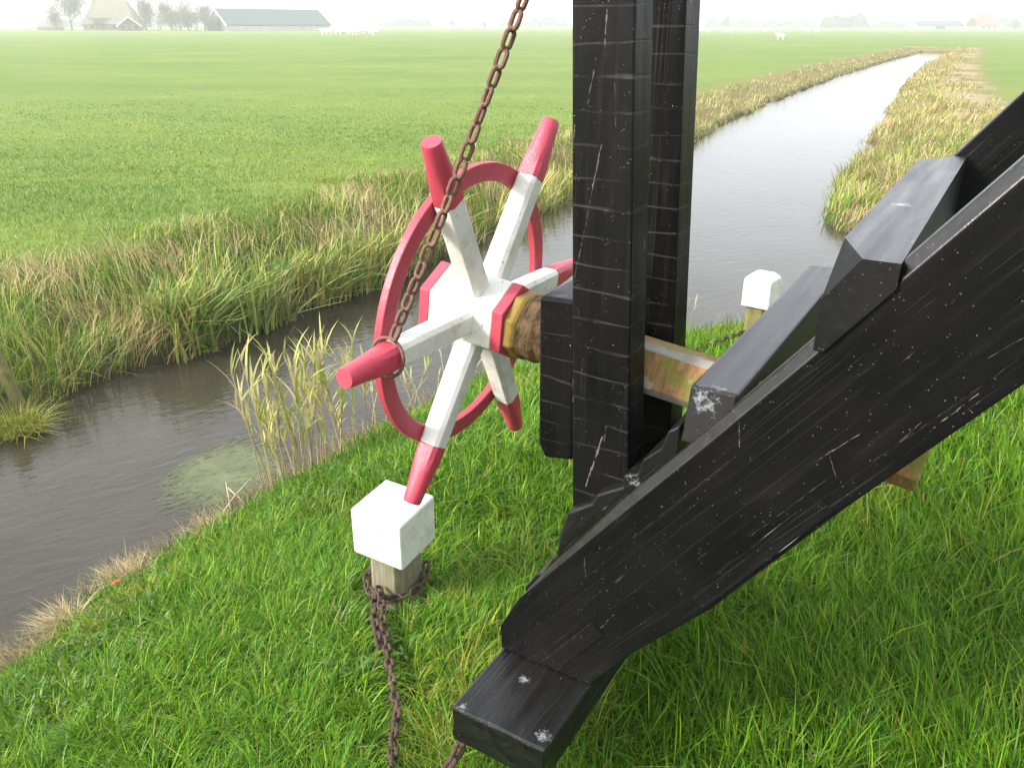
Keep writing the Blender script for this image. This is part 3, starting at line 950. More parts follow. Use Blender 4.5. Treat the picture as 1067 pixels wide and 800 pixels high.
# iron ring round the spoke
bm = bmesh.new()
rgm = []
for i in range(28):
    a = 2 * math.pi * i / 28
    ctr = Vector((.392 + .006 * math.sin(a), .045 * math.cos(a), .045 * math.sin(a)))
    u_ = Vector((0, math.cos(a), math.sin(a))); v_ = Vector((1, 0, 0))
    rgm.append([bm.verts.new(ctr + (u_ * math.cos(b) + v_ * math.sin(b)) * .0042) for b in np.linspace(0, 2 * math.pi, 8, endpoint=False)])
for i in range(28):
    for j in range(8):
        bm.faces.new((rgm[i][j], rgm[i][(j + 1) % 8], rgm[(i + 1) % 28][(j + 1) % 8], rgm[(i + 1) % 28][j]))
bmesh.ops.transform(bm, matrix=mw @ Matrix.Rotation(-th, 4, 'Y'), verts=bm.verts)
bmesh.ops.translate(bm, vec=-C0, verts=bm.verts)
obj('ring', bm, RUST, HC, smooth=True)

def gz1(x, y): return float(ground_z([x], [y])[0])

# ------------------------------------------------------------------ bollards
CAPW = paint('bollard_white', (.60, .595, .54), (.26, .27, .14), .75, .5)
def stake_mat(name, a, b):
    k = NT(name); o = k.coord()
    g = k.noise(k.coord((12, 12, 1.4)), 5, 5)
    c_ = k.mix(k.ramp(g, [(.35, 0), (.7, 1)]), a, tuple(v * 1.9 for v in a))
    c_ = k.mix(k.ramp(k.noise(o, 11, 4), [(.45, 0), (.62, .85)]), c_, b)
    k.base(c_); k.rough(.9); k.normal(k.bump(g, .6, .008)); return k.m
STK1 = stake_mat('mossy_oak', (.14, .125, .085), (.15, .155, .07))
STK2 = stake_mat('yellow_mossy_oak', (.09, .08, .03), (.15, .15, .025))
def bollard(loc, rz, label, capw, caph, sw, sh, bev, smat, pitch=(0, 0)):
    z0 = gz1(*loc)
    root = empty('bollard', (loc[0], loc[1], z0 - .03), rz)
    root.rotation_euler = (pitch[0], pitch[1], rz)
    tag(root, label, 'bollard', 'white capped bollards on the mound')
    bm = bmesh.new()
    sec = lambda h_, f_, z_: [(h_, -h_ * f_, z_), (h_, h_ * f_, z_), (h_ * f_, h_, z_), (-h_ * f_, h_, z_), (-h_, h_ * f_, z_), (-h_, -h_ * f_, z_), (-h_ * f_, -h_, z_), (h_ * f_, -h_, z_)]
    loft(bm, [sec(sw * .52, .6, -.25), sec(sw * .50, .6, .05), sec(sw * .48, .6, sh + .002)])
    obj('stake', bm, smat, root, bevel=.004)
    bm = bmesh.new()
    h_ = capw / 2
    sq = lambda q, z_: [(q, -q, z_), (q, q, z_), (-q, q, z_), (-q, -q, z_)]
    loft(bm, [sq(h_ * 1.0, sh), sq(h_ * 1.0, sh + caph - bev), sq(h_ - bev, sh + caph)] if bev > .02 else [sq(h_ * 1.0, sh), sq(h_ * 1.0, sh + caph)])
    obj('cap', bm, CAPW, root, bevel=.010, segs=3)
    return root
B1 = (-.447, 2.60)
bollard(B1, R(62), 'near white square topped bollard below the wheel with a rusty chain round its stake', .222, .20, .17, .300, .0, STK1, (R(3), R(-3)))
B2 = (1.80, 5.66)
bollard(B2, R(52), 'small far white bollard with yellow mossy stake at the water between posts and brace', .205, .24, .165, .375, .038, STK2)

# ground chains
def gp(x, y, dz_=.03): return (x, y, gz1(x, y) + dz_ + .034)
G1 = empty('ground_chain', gp(*B1))
tag(G1, 'heavy dark chain looped round the near bollard and lying down the grass', 'chain', 'chains on the grass')
loop = []
for i in range(0, 15):
    a = R(20) - i * R(300) / 14
    rr_ = .118
    x_, y_ = B1[0] + rr_ * math.cos(a), B1[1] + rr_ * math.sin(a)
    loop.append((x_, y_, gz1(*B1) + .15 - .06 * math.sin(i / 14 * math.pi)))
chain(G1, loop, LKD, .040, RUSTD, .3, .4)
tailp = [gp(-.50, 2.50, .09), gp(-.475, 2.40, .06), gp(-.45, 2.28), gp(-.405, 2.10), gp(-.365, 1.95), gp(-.345, 1.86), gp(-.345, 1.75), gp(-.325, 1.62), gp(-.33, 1.45), gp(-.30, 1.25)]
chain(G1, tailp, LKD, .040, RUSTD, .3, .2)
tail2 = [gp(-.515, 2.49, .07), gp(-.50, 2.38, .04), gp(-.47, 2.26, .03), gp(-.44, 2.15, .03)]
chain(G1, tail2, LKD, .040, RUSTD, .3, 1.0)
G2p = [W(.245, -.47, 1.185), W(.235, -.50, 1.12), W(.205, -.56, 1.06), gp(-.20, 1.58, .05), gp(-.24, 1.45, .03)]
G2 = empty('ground_chain', tuple(G2p[0]))
tag(G2, 'short rusty chain hanging from under the near end of the black foot beam', 'chain', 'chains on the grass')
chain(G2, G2p, LKD, .040, RUSTD, .2, .3)
G3 = empty('ground_chain', gp(1.62, 5.5))
tag(G3, 'brown chain stretched over the grass from the far bollard to the posts', 'chain', 'chains on the grass')
chain(G3, [(1.70, 5.58, gz1(1.70, 5.58) + .16), (1.42, 5.40, gz1(1.42, 5.40) + .11), (1.12, 5.24, gz1(1.12, 5.24) + .07), gp(.80, 5.04, .05), gp(.55, 4.9, .04)], LKD, .040, RUSTD, .1, .2)

# wooden stake on the opposite bank
b0 = Vector((-3.80, 5.72, .08)); b1 = Vector((-4.02, 5.86, .56))
rt_ = empty('wooden_stake', tuple(b0))
bm = bmesh.new(); tube(bm, [(0, 0, -.1), tuple((b1 - b0) * .5), tuple(b1 - b0)], [.052, .050, .047], 10)
st_ = obj('wooden_stake', bm, STK2, bevel=.004); st_.location = b0
bpy.data.objects.remove(rt_); st_.name = 'wooden_stake'
tag(st_, 'leaning weathered wooden stake at the left edge of the opposite bank', 'stake')

# ------------------------------------------------------------------ tussocks, reeds, weed mat
def tussock(x, y, n, L0, cols, wts, label, az0, spread=1.0, rad=.08, cat='grass tussock', grp='dry tussocks at the water edge'):
    a = rng.random(n) * 6.283; r_ = rad * np.sqrt(rng.random(n))
    px, py = x + r_ * np.cos(a), y + r_ * np.sin(a)
    pos = np.stack([px - x, py - y, np.maximum(ground_z(px, py), -.02) - gz1(x, y) - .01], 1)
    o = blades('grass_tussock', pos, L0 * (.6 + .6 * rng.random(n)), .0032 + .002 * rng.random(n), np.where(rng.random(n) < .65, az0 + rng.normal(0, .7, n), a),
               np.abs(rng.normal(.75, .35, n)) * spread, .25 + .35 * rng.random(n), pick(n, cols, wts), DRY, 4)
    o.location = (x, y, gz1(x, y))
    tag(o, label, cat, grp)
STRAW = [(.46, .38, .22), (.36, .28, .15), (.40, .36, .13), (.22, .15, .09)]
tussock(-2.20, 3.22, 420, .17, STRAW, [3, 2, 2, 1], 'curled pale straw tussock hanging over the water, left one of the larger two', R(160), 1.0, .07)
tussock(-2.06, 3.60, 420, .16, STRAW, [4, 2, 1, 1], 'fluffy pale beige tussock at the water edge, right of the curled straw one', R(140), 1.0, .08)
tussock(-2.27, 3.02, 260, .12, STRAW, [1, 3, 1, 3], 'flat brown tussock at the water, lowest on the near shore', R(170), 1.0, .09)
tussock(-1.76, 4.06, 260, .14, STRAW, [2, 3, 1, 2], 'brown tussock at the water just left of the tall reeds', R(140), 1.0, .10)
tussock(-3.70, 5.48, 500, .34, [(.30, .33, .05), (.40, .38, .09), (.20, .26, .05)], [3, 2, 2], 'yellow green tussock hanging over the water below the leaning stake', R(-40), 1.0, .16)
bm = bmesh.new()
bmesh.ops.create_icosphere(bm, subdivisions=2, radius=.022)
for v in bm.verts: v.co = Vector((v.co.x * 1.3, v.co.y * .8, v.co.z * .7)) * (1 + random.uniform(-.25, .25))
lt = obj('litter', bm, plain('faded_red_plastic', (.35, .05, .05), (.28, .07, .06), 20, .5)); lt.location = (-2.03, 3.43, gz1(-2.03, 3.43) + .06)
tag(lt, 'tiny faded red scrap of litter between tussocks on the near shore', 'litter')

def reed(root, base, h_, az, lean, stem_c, leaf_cols, nl, mat):
    pts = [Vector((base[0] + math.cos(az) * lean * h_ * u_ ** 1.7, base[1] + math.sin(az) * lean * h_ * u_ ** 1.7, base[2] + h_ * u_)) for u_ in np.linspace(0, 1, 7)]
    bm = bmesh.new(); tube(bm, pts, [.0048, .0046, .0044, .004, .0034, .0028, .0018], 5)
    cl = bm.verts.layers.float_color.new('Col')
    f_ = random.uniform(.75, 1.2)
    for v in bm.verts: v[cl] = (stem_c[0] * f_, stem_c[1] * f_, stem_c[2] * f_, 1)
    st = obj('stem', bm, mat, root, smooth=True)
    if nl:
        uu = rng.uniform(.40, 1.0, nl) ** .7
        pos = np.array([[base[0] + math.cos(az) * lean * h_ * u_ ** 1.7, base[1] + math.sin(az) * lean * h_ * u_ ** 1.7, base[2] + h_ * u_] for u_ in uu])
        lf = blades('leaves', pos, rng.uniform(.14, .30, nl) * (h_ / .9), rng.uniform(.012, .021, nl), rng.uniform(0, 6.28, nl), np.abs(rng.normal(.42, .2, nl)), rng.uniform(0, .25, nl),
                    pick(nl, leaf_cols, [3, 2, 2]), mat, 4)
        lf.parent = st
REEDL = [(.50, .47, .17), (.38, .43, .12), (.56, .47, .25)]
RM = leafmat('reed_leaf', .35, .5)
def clump(x, y, spots, label, stem_c=(.50, .42, .24)):
    root = empty('reed_clump', (x, y, 0))
    tag(root, label, 'reeds', 'reed clumps at the near shore')
    for (bx, by, h_, az, ln, nl) in spots:
        reed(root, (bx - x, by - y, -.03), h_, az, ln, stem_c, REEDL, nl, RM)
sp1 = []
for _ in range(34):
    f_ = random.random()
    bx, by = -1.52 + .46 * f_ + random.gauss(0, .05), 4.42 + .62 * f_ + random.gauss(0, .06)
    sp1.append((bx, by, random.uniform(.55, 1.0), random.uniform(0, 6.28), random.uniform(.03, .28), random.randint(8, 14)))
sp1.append((-1.47, 4.36, 1.12, R(170), .10, 3))
clump(-1.3, 4.7, sp1, 'tall pale green and straw reeds standing in the water left of the wheel')
sp2 = []
for _ in range(16):
    f_ = random.random()
    bx, by = -1.02 + .62 * f_ + random.gauss(0, .05), 5.42 + .75 * f_ + random.gauss(0, .06)
    sp2.append((bx, by, random.uniform(.3, .75), random.uniform(0, 6.28), random.uniform(.1, .6), random.randint(1, 4)))
clump(-.8, 5.8, sp2, 'thin dry bleached reeds behind the lower rim of the wheel', (.55, .47, .32))
sp3 = []
for _ in range(7):
    sp3.append((1.25 + random.uniform(0, .75), 7.35 + random.uniform(0, .4), random.uniform(.3, .65), random.uniform(0, 6.28), random.uniform(.1, .7), 2))
clump(1.6, 7.4, sp3, 'sparse faint brown reeds in the water left of the far bollard', (.36, .28, .19))
# loose dead stalks at the foot of the reeds
root = empty('dead_stalks', (-1.55, 4.35, 0))
tag(root, 'fallen bleached stalks lying over the water at the foot of the tall reeds', 'stalks')
for (p, q) in (((-1.78, 4.12, .05), (-1.30, 4.60, .16)), ((-1.80, 4.20, .03), (-1.62, 4.42, .22)), ((-1.70, 4.22, .02), (-1.74, 4.30, .25)), ((-1.85, 4.05, .04), (-1.6, 4.2, .10)), ((-1.6, 4.3, .02), (-1.78, 4.42, .14))):
    bm = bmesh.new(); tube(bm, [Vector(p) - root.location, (Vector(p) + Vector(q)) / 2 - root.location + Vector((0, 0, .015)), Vector(q) - root.location], [.005, .0045, .003], 5)
    obj('stalk', bm, plain('bleached_stalk', (.52, .46, .33), (.40, .33, .22), 30), root, smooth=True)

# floating weed mat
out = [(-2.30, 4.62), (-2.30, 4.86), (-2.20, 5.10), (-2.02, 5.34), (-1.86, 5.40), (-1.70, 5.28), (-1.58, 5.02), (-1.60, 4.80), (-1.74, 4.55), (-1.93, 4.38), (-2.12, 4.34), (-2.24, 4.44)]
bm = bmesh.new()
cx_, cy_ = -1.95, 4.85
nr, na = 14, 72
ctrl = np.array(out); ang_ = np.unwrap(np.arctan2(ctrl[:, 1] - cy_, ctrl[:, 0] - cx_)); rad_ = np.hypot(ctrl[:, 0] - cx_, ctrl[:, 1] - cy_)
aa = np.linspace(0, 2 * math.pi, na, endpoint=False)
o2 = np.argsort(ang_ % (2 * math.pi))
ra = np.interp(aa, (ang_ % (2 * math.pi))[o2], rad_[o2], period=2 * math.pi)
vs = []
for i in range(1, nr + 1):
    row = []
    for j in range(na):
        rr_ = 1.12 * ra[j] * i / nr * (1 + (.10 * (vnoise(j * .45, 3.3) - .5) if i == nr else 0))
        x_, y_ = rr_ * math.cos(aa[j]), rr_ * math.sin(aa[j])
        edge = 1 - (i / nr) ** 3
        row.append(bm.verts.new((x_, y_, (.002 + .010 * float(fbm((x_ + 9) * 7, y_ * 7)) * edge) if i < nr else -.004)))
    vs.append(row)
c0_ = bm.verts.new((0, 0, .008))
for j in range(na):
    bm.faces.new((c0_, vs[0][j], vs[0][(j + 1) % na]))
    for i in range(nr - 1):
        bm.faces.new((vs[i][j], vs[i + 1][j], vs[i + 1][(j + 1) % na], vs[i][(j + 1) % na]))
k = NT('water_weed')
o_ = k.coord()
n1 = k.noise(o_, 5, 5, .65); n2 = k.noise(k.coord((1, 2.6, 1), (0, 0, R(-38))), 12, 5, .7)
c_ = k.mix(k.ramp(n1, [(.38, 0), (.62, 1)]), (.085, .105, .042), (.13, .16, .065))
c_ = k.mix(k.ramp(n2, [(.5, 0), (.65, .9)]), c_, (.055, .040, .026))
k.base(c_); k.rough(.45); k.normal(k.bump(n2, .4, .01))
tr = k.n('BsdfTransparent'); ms = k.n('MixShader')
dd = k.n('VectorMath', operation='LENGTH'); k.l(k.coord((1.85, 1.55, 0)), dd.inputs[0])
fa = k.math('ADD', k.math('SUBTRACT', 1.0, dd.outputs['Value']), k.math('MULTIPLY', k.math('SUBTRACT', n2, .5), 1.8))
k.l(k.ramp(fa, [(.08, 0), (.55, .85)]), ms.inputs[0])
k.l(tr.outputs[0], ms.inputs[1]); k.l(k.b.outputs[0], ms.inputs[2]); k.l(ms.outputs[0], k.out.inputs['Surface'])
wm = obj('weed_mat', bm, k.m, smooth=True); wm.location = (cx_, cy_, .003)
tag(wm, 'floating mat of green and brown water weed beside the reeds', 'water weed')

# ------------------------------------------------------------------ far things
def far_xy(px, Y):
    v = cF + cR2 * (px - 533.5) / FPX + cU2 * (400 - 26) / FPX
    return v[0] * Y / v[1], Y
MPP = 1 / (FPX * 1.0925)          # metres per pixel per metre of distance
THATCH = plain('thatch', (.19, .165, .115), (.15, .13, .09), .8, .9)
SLATE = plain('dark_roofing', (.060, .085, .090), (.045, .065, .07), .6, .7)
BRICK = plain('red_brick', (.25, .13, .095), (.20, .11, .08), 3, .9)
BRICKP = plain('pale_wall', (.48, .45, .38), (.40, .37, .31), 1, .9)
WPAINT = plain('white_boards', (.82, .82, .80), (.76, .76, .74), 3, .6)
GREENB = plain('green_boards', (.05, .13, .12), (.04, .10, .10), 3, .6)
GLASS = plain('dark_window', (.03, .035, .04), (.05, .055, .06), 3, .2, spec=.6)
REDT = plain('red_tiles', (.34, .12, .09), (.28, .10, .08), 1, .8)
GZ = .5
def gable(root, Lh, Wh, hw, hr, hip, wallm, roofm, barge=None, over=.35):
    """gabled building: ridge along local x, half length Lh, half width Wh"""
    bm = bmesh.new()
    prof_ = [(-Wh, -.3), (Wh, -.3), (Wh, hw), (0, hw + (hr - hw) * .98), (-Wh, hw)]
    lo = [bm.verts.new((-Lh, y_, z_)) for y_, z_ in prof_]; hi = [bm.verts.new((Lh, y_, z_)) for y_, z_ in prof_]
    bm.faces.new(lo); bm.faces.new(hi[::-1])
    for i in range(5): bm.faces.new((lo[i], hi[i], hi[(i + 1) % 5], lo[(i + 1) % 5]))
    if hip:
        for v in bm.verts:
            if v.co.z > hw + .1: v.co.x *= (Lh - hip) / Lh; v.co.z -= .4
    obj('wall', bm, wallm, root)
    bm = bmesh.new()
    W2, L2 = Wh + over, Lh + over
    slope = (hr - hw) / Wh
    ze = hw - over * slope + .12
    th_ = .22
    xr = L2 - hip
    a = [(-L2, -W2, ze), (L2, -W2, ze), (L2, W2, ze), (-L2, W2, ze), (-xr, 0, hr + .12), (xr, 0, hr + .12)]
    v_ = [bm.verts.new(p) for p in a]; u_ = [bm.verts.new((p[0], p[1], p[2] + th_)) for p in a]
    fs = [(0, 1, 5, 4), (2, 3, 4, 5)]
    if hip: fs += [(1, 2, 5), (3, 0, 4)]
    for f in fs:
        bm.faces.new([u_[i] for i in f]); bm.faces.new([v_[i] for i in f][::-1])
    if hip: eds = [(0, 1), (1, 2), (2, 3), (3, 0)]
    else: eds = [(0, 1), (2, 3), (1, 5), (5, 2), (3, 4), (4, 0)]
    for i, j in eds: bm.faces.new((v_[i], v_[j], u_[j], u_[i]))
    roof = obj('roof', bm, roofm, root)
    if barge:
        for sx in (-1, 1):
            bm = bmesh.new()
            for sy in (-1, 1):
                x0, x1 = sx * (L2 + .02), sx * (L2 + .14)
                bw = .55
                q = [(sy * W2, ze + .25), (0.0 if sy < 0 else 0.0, hr + .38), (0, hr + .38 - bw), (sy * W2, ze + .25 - bw)]
                lo = [bm.verts.new((x0, y_, z_)) for y_, z_ in q]; hi = [bm.verts.new((x1, y_, z_)) for y_, z_ in q]
                bm.faces.new(lo); bm.faces.new(hi[::-1])
                for i in range(4): bm.faces.new((lo[i], hi[i], hi[(i + 1) % 4], lo[(i + 1) % 4]))
            obj('bargeboard', bm, barge, root)
    return roof
def window(root, x, y, z, w_, h_, axis_='x', name='window', m1=None):
    bm = bmesh.new()
    if axis_ == 'y': box(bm, x - w_ / 2, x + w_ / 2, y - .05, y + .05, z, z + h_)
    else: box(bm, x - .05, x + .05, y - w_ / 2, y + w_ / 2, z, z + h_)
    obj(name, bm, m1 or GLASS, root)

# thatched farmhouse
X_, Y_ = far_xy(119, 352)
r_ = empty('farmhouse', (X_, Y_, GZ), R(8)); tag(r_, 'large farmhouse with a big hipped thatched roof behind bare trees, far left', 'farmhouse')
rf = gable(r_, 9.4, 7.5, 2.2, 10.6, 3.6, BRICK, THATCH)
bm = bmesh.new(); box(bm, -6.6, -5.7, -.4, .5, 8.6, 12.0); obj('chimney', bm, BRICK, rf)
for x_ in (-6, -2, 2, 6): window(r_, x_, -7.52, .6, 1.1, 1.3, 'y')
# brick cottage, gable towards the camera
X_, Y_ = far_xy(134.5, 322)
r_ = empty('cottage', (X_, Y_, GZ), R(113)); tag(r_, 'small red brick cottage with white gable boards in front of the thatched farmhouse', 'cottage')
gable(r_, 5.0, 3.9, 1.6, 4.5, 0, BRICK, SLATE, WPAINT)
bm = bmesh.new(); prism(bm, [(-2.9, 2.2), (2.9, 2.2), (0, 4.2)], -.05, .03)
bmesh.ops.rotate(bm, verts=bm.verts, matrix=Matrix.Rotation(R(-90), 3, 'Z')); bmesh.ops.translate(bm, verts=bm.verts, vec=(-5.04, 0, 0))
obj('gable_boards', bm, GREENB, r_)
window(r_, -5.03, 0, .2, 1.0, 1.7, 'x', 'door', GREENB)
window(r_, -5.03, -2.2, .7, 1.0, 1.0, 'x'); window(r_, -5.03, 2.2, .7, 1.0, 1.0, 'x')
# long barn
X_, Y_ = far_xy(281, 338)
r_ = empty('barn', (X_, Y_, GZ), R(40)); tag(r_, 'long low barn with dark roof and white edged gable, right of the farm trees', 'barn')
gable(r_, 20.5, 9.5, 1.9, 7.2, 0, plain('brown_boards', (.16, .14, .12), (.12, .10, .09), 1, .9), SLATE, WPAINT)
bm = bmesh.new(); box(bm, -20.4, 20.4, -9.53, -9.505, .0, 1.75); obj('side_wall', bm, BRICKP, r_)
bm = bmesh.new(); box(bm, -20.62, -20.52, -2.2, 2.2, .0, 3.2); obj('barn_door', bm, GREENB, r_)
# low wall by the farmhouse
X_, Y_ = far_xy(52, 330)
bm = bmesh.new(); box(bm, -5, 5, -.15, .15, -.3, 1.1); box(bm, -5.1, 5.1, -.2, .2, 1.1, 1.2)
lw = obj('garden_wall', bm, BRICK); lw.location = (X_, Y_, GZ); tag(lw, 'low brick garden wall left of the thatched farmhouse', 'wall')
# hazy farm on the right
X_, Y_ = far_xy(1024, 560)
r_ = empty('farmhouse', (X_, Y_, GZ), R(12)); tag(r_, 'hazy farmhouse with a red tiled roof near the right edge of the horizon', 'farmhouse')
gable(r_, 7.5, 6, 2.4, 8.6, 3.0, BRICKP, REDT)
for x_ in (-4, 0, 4): window(r_, x_, -6.03, .7, 1.2, 1.2, 'y')
X_, Y_ = far_xy(975, 560)
r_ = empty('barn', (X_, Y_, GZ), R(4)); tag(r_, 'hazy long grey shed left of the red roofed farmhouse', 'barn')
gable(r_, 15, 6, 2.2, 4.8, 0, BRICKP, SLATE)
bm = bmesh.new(); box(bm, -3, 3, -6.1, -6.02, 0, 2.0); obj('barn_door', bm, GREENB, r_)

# bare trees
BARK = plain('bare_bark', (.16, .135, .11), (.11, .09, .075), 2, .9)
TWIG = plain('bare_twigs', (.20, .165, .13), (.15, .12, .10), 2, .9)
def bare_tree(px, Y, h_, spread, label, grp='bare trees round the farm', dens=1.0, lean=0.0, seed=1, name='bare_tree', cat='tree', mat2=None):
    rs = random.Random(seed)
    X_, Y_ = far_xy(px, Y)
    root = empty(name, (X_, Y_, GZ))
    tag(root, label, cat, grp)
    tb = bmesh.new()
    cw = h_ * spread * .52
    tips = []
    nst = 1 if h_ > 6.2 else 4
    for q in range(nst):
        bx = 0 if nst == 1 else rs.gauss(0, cw * .4)
        tube(tb, [(bx, 0, -.3), (bx + lean * h_ * .2 + rs.gauss(0, .1), rs.gauss(0, .1), h_ * .35), (bx + lean * h_ * .5 + rs.gauss(0, .3), rs.gauss(0, .3), h_ * .85)], [h_ * .024, h_ * .016, h_ * .004], 6)
    for q in range(16):
        z0 = h_ * rs.uniform(.06, .5); a = rs.uniform(0, 6.283); le = cw * rs.uniform(.6, 1.0)
        p1 = (math.cos(a) * le * .5, math.sin(a) * le * .5, z0 + le * .45); p2 = (math.cos(a) * le * .9, math.sin(a) * le * .9, min(h_ * .95, z0 + le * rs.uniform(.9, 1.5)))
        tube(tb, [(0, 0, z0), p1, p2], [h_ * .009, h_ * .006, h_ * .002], 4)
        tips += [p1, p2]
    obj('trunk', tb, BARK, root)
    # twigs: thin upswept shoots in bunches round the limb ends
    n = int(3200 * dens)
    tp = np.array(tips + [(0, 0, h_ * f_) for f_ in (.4, .55, .7, .85)])
    base_ = tp[rng.integers(0, len(tp), n)] + rng.normal(0, 1, (n, 3)) * np.array([cw * .30, cw * .30, h_ * .10])
    base_[:, 2] = np.clip(base_[:, 2], h_ * .08, h_ * .97)
    azt = np.arctan2(base_[:, 1], base_[:, 0]) + rng.normal(0, .8, n)
    c_ = blades('crown', base_, h_ * rng.uniform(.05, .13, n), np.full(n, .0085 * h_) * rng.uniform(.6, 1.3, n), azt, np.abs(rng.normal(.5, .3, n)), 0.05 + 0 * azt,
                pick(n, [(.20, .165, .13), (.15, .125, .105), (.24, .20, .15)], [2, 2, 1]), DRY, 2)
    c_.parent = root
bare_tree(74, 318, 15, .75, 'broad bare tree with many fine twigs, leftmost at the farm', seed=3, dens=1.25)
bare_tree(58, 326, 9, .7, 'lower bare tree just left of the broad leftmost one', seed=31)
bare_tree(152, 330, 13.5, .45, 'slim tall bare tree between the cottage and the shrubs', seed=5)
bare_tree(178, 336, 12.5, .6, 'bare tree in the middle of the farm, left of the pair by the barn', seed=8)
bare_tree(196, 330, 12.0, .55, 'bare tree of the pair near the barn, left one', seed=12)
bare_tree(213, 328, 10, .6, 'bare tree closest to the barn gable', seed=15)
for q, (px_, hh_, lb) in enumerate(((168, 5.6, 'low bare shrub right of the slim tall tree'), (186, 6.0, 'low bare shrub below the middle farm tree'), (204, 5.8, 'low bare shrub below the pair of bare trees'), (221, 4.6, 'low bare shrub against the barn gable'), (104, 4.0, 'low bare shrub in front of the thatched roof'))):
    bare_tree(px_, 322, hh_, 1.6, lb, 'bare shrubs at the farm', 1.8, seed=40 + q, name='bare_shrub', cat='shrub')
bare_tree(757, 640, 9.5, .9, 'hazy round tree on the horizon just right of the black posts', 'hazy trees on the horizon', 1.4, seed=60, name='hazy_tree')
bare_tree(471, 560, 5.6, 1.0, 'hazy tree on the horizon left of the hanging chain', 'hazy trees on the horizon', 1.4, seed=61, name='hazy_tree')
bare_tree(505, 540, 4.4, .8, 'hazy small pointed tree on the horizon beside the hanging chain', 'hazy trees on the horizon', 1.4, seed=62, name='hazy_tree')
bare_tree(1010, 555, 7.5, .9, 'hazy tree between the grey shed and the red roof', 'hazy trees on the horizon', 1.3, seed=63, name='hazy_tree')
bare_tree(1058, 560, 7, .8, 'hazy tree at the right edge of the horizon', 'hazy trees on the horizon', 1.3, seed=64, name='hazy_tree')

# wood on the far horizon: many leaf clumps in long rows
segs_ = [(395, 450, 760, 6), (520, 592, 800, 7), (735, 850, 820, 7), (855, 905, 700, 9.5), (905, 960, 780, 6), (0, 60, 900, 8), (1030, 1067, 760, 9), (40, 100, 620, 5)]
P_, L_, C_ = [], [], []
for (a, b, Y, h_) in segs_:
    n = int((b - a) * 90)
    px = rng.uniform(a, b, n)
    top = h_ * (.45 + .75 * vnoise(px * .16, px * 0 + Y)) * np.clip(np.minimum(px - a, b - px) / 6 + .35, 0, 1)
    Yy = Y + rng.normal(0, 14, n)
    v = cF[None] + cR2[None] * ((px - 533.5) / FPX)[:, None] + cU2[None] * (374 / FPX)
    z = GZ + top * rng.random(n) ** .7
    P_.append(np.stack([v[:, 0] * Yy / v[:, 1], Yy, z], 1))
P_ = np.concatenate(P_); n = len(P_)
tag(blades('distant_woods', P_, rng.uniform(.8, 2.0, n), rng.uniform(.5, 1.3, n), rng.random(n) * 6.28, rng.uniform(.3, 1.4, n), .2 + 0 * P_[:, 0],
           pick(n, [(.07, .075, .05), (.10, .09, .06), (.05, .06, .045)], [1, 1, 1]), DRY, 2), 'low woods fading into the haze along the horizon', 'woods', kind='stuff')

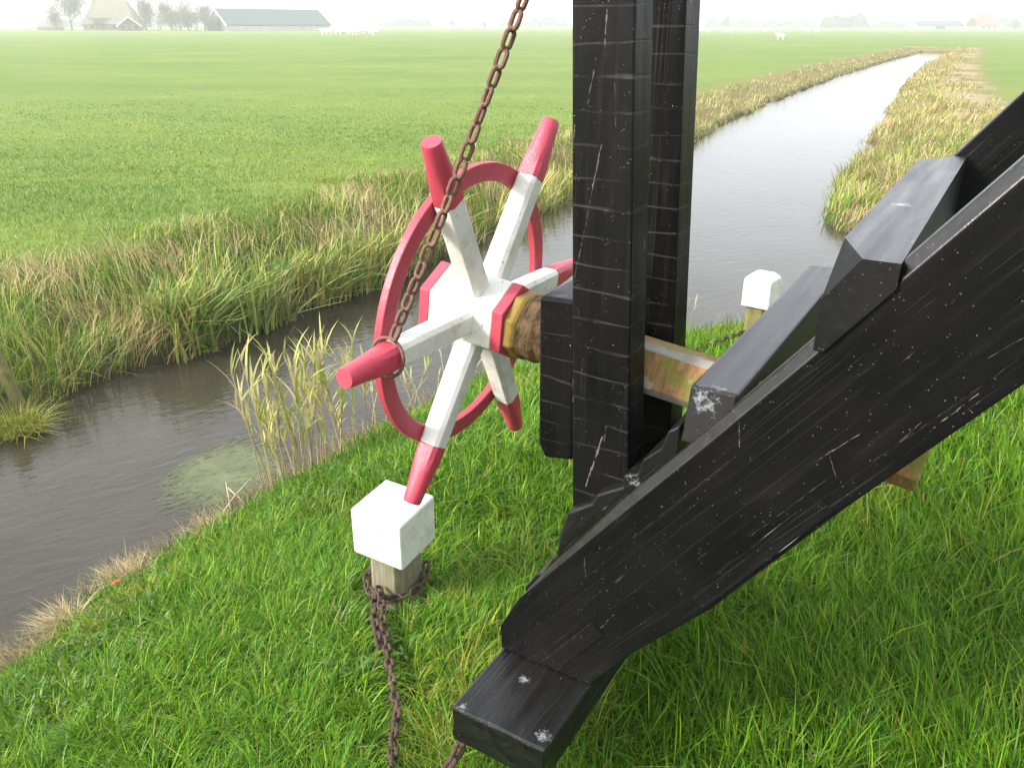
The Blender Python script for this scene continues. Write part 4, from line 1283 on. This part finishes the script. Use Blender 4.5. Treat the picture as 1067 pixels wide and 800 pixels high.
# sheep
WOOL = plain('wool', (.80, .78, .72), (.72, .69, .62), 14, .95, .3)
def sheep_mesh():
    bm = bmesh.new()
    def blob(c, r_, sub=2):
        b = bmesh.ops.create_icosphere(bm, subdivisions=sub, radius=1.0)
        for v in b['verts']: v.co = Vector((c[0] + v.co.x * r_[0], c[1] + v.co.y * r_[1], c[2] + v.co.z * r_[2]))
    blob((0, 0, .62), (.56, .27, .30)); blob((.30, 0, .66), (.32, .24, .26)); blob((.60, 0, .86), (.16, .13, .22), 1); blob((.74, 0, .95), (.19, .09, .10), 1)
    blob((.64, .12, 1.0), (.04, .09, .03), 1); blob((.64, -.12, 1.0), (.04, .09, .03), 1); blob((-.56, 0, .60), (.07, .06, .16), 1)
    for sx, sy in ((.36, .14), (.36, -.14), (-.36, .14), (-.36, -.14)):
        tube(bm, [(sx, sy, .55), (sx + (.02 if sx > 0 else -.05), sy, .30), (sx, sy, .0)], [.085, .05, .04], 6)
    rm = bm
    bmesh.ops.recalc_face_normals(rm, faces=rm.faces)
    me = bpy.data.meshes.new('sheep'); rm.to_mesh(me); rm.free()
    for p in me.polygons: p.use_smooth = True
    me.materials.append(WOOL)
    tmp_o = bpy.data.objects.new('sheep', me); COL.objects.link(tmp_o)
    rmod = tmp_o.modifiers.new('remesh', 'REMESH'); rmod.mode = 'VOXEL'; rmod.voxel_size = .035; rmod.use_smooth_shade = True
    dg = bpy.context.evaluated_depsgraph_get()
    m2 = bpy.data.meshes.new_from_object(tmp_o.evaluated_get(dg))
    bpy.data.objects.remove(tmp_o)
    m2.name = 'sheep'
    if not m2.materials: m2.materials.append(WOOL)
    return m2
SHEEP = sheep_mesh()
def sheep(px, Y, label, grp, sc=1.0):
    X_, Y_ = far_xy(px, Y)
    o = bpy.data.objects.new('sheep', SHEEP); COL.objects.link(o)
    o.location = (X_, Y_, GZ + float(gz1(X_, Y_) - GZ)); o.rotation_euler = (0, 0, random.uniform(-.5, .5) + (math.pi if random.random() < .5 else 0)); o.scale = (sc,) * 3
    tag(o, label, 'sheep', grp)
sheep(815, 150, 'single white sheep grazing alone in the open field right of the black posts', 'sheep in the pasture', 1.15)
for px in (337, 341, 345, 352, 356, 361, 364, 369, 372, 376, 379, 383, 387, 391):
    sheep(px + random.uniform(-1, 1), random.uniform(175, 240), 'white sheep in the flock just right of the long dark barn', 'sheep in the pasture', 1.35)
for px in (726, 732, 738, 742, 754, 760, 764, 771, 775, 783, 790, 797, 802, 806, 813, 819, 824, 836, 841, 853):
    sheep(px + random.uniform(-1, 1), random.uniform(290, 380), 'tiny white sheep of the far flock on the horizon right of the black posts', 'sheep in the pasture', 1.35)
sheep(467, 330, 'tiny white sheep alone on the horizon left of the hanging chain', 'sheep in the pasture', 1.2)

# ------------------------------------------------------------------ haze
bm = bmesh.new(); box(bm, -1200, 1200, -60, 1400, -1.7, 26)
km = bpy.data.materials.new('haze'); km.use_nodes = True
t_ = km.node_tree; t_.nodes.remove(t_.nodes['Principled BSDF'])
pv = t_.nodes.new('ShaderNodeVolumePrincipled')
pv.inputs['Color'].default_value = (.96, .97, 1.0, 1)
pv.inputs['Density'].default_value = .0010
pv.inputs['Anisotropy'].default_value = .2
t_.links.new(pv.outputs[0], t_.nodes['Material Output'].inputs['Volume'])
hz_ = obj('haze', bm, km)
hz_.display_type = 'WIRE'
tag(hz_, 'thin pale haze hanging over the fields', 'haze', kind='stuff')
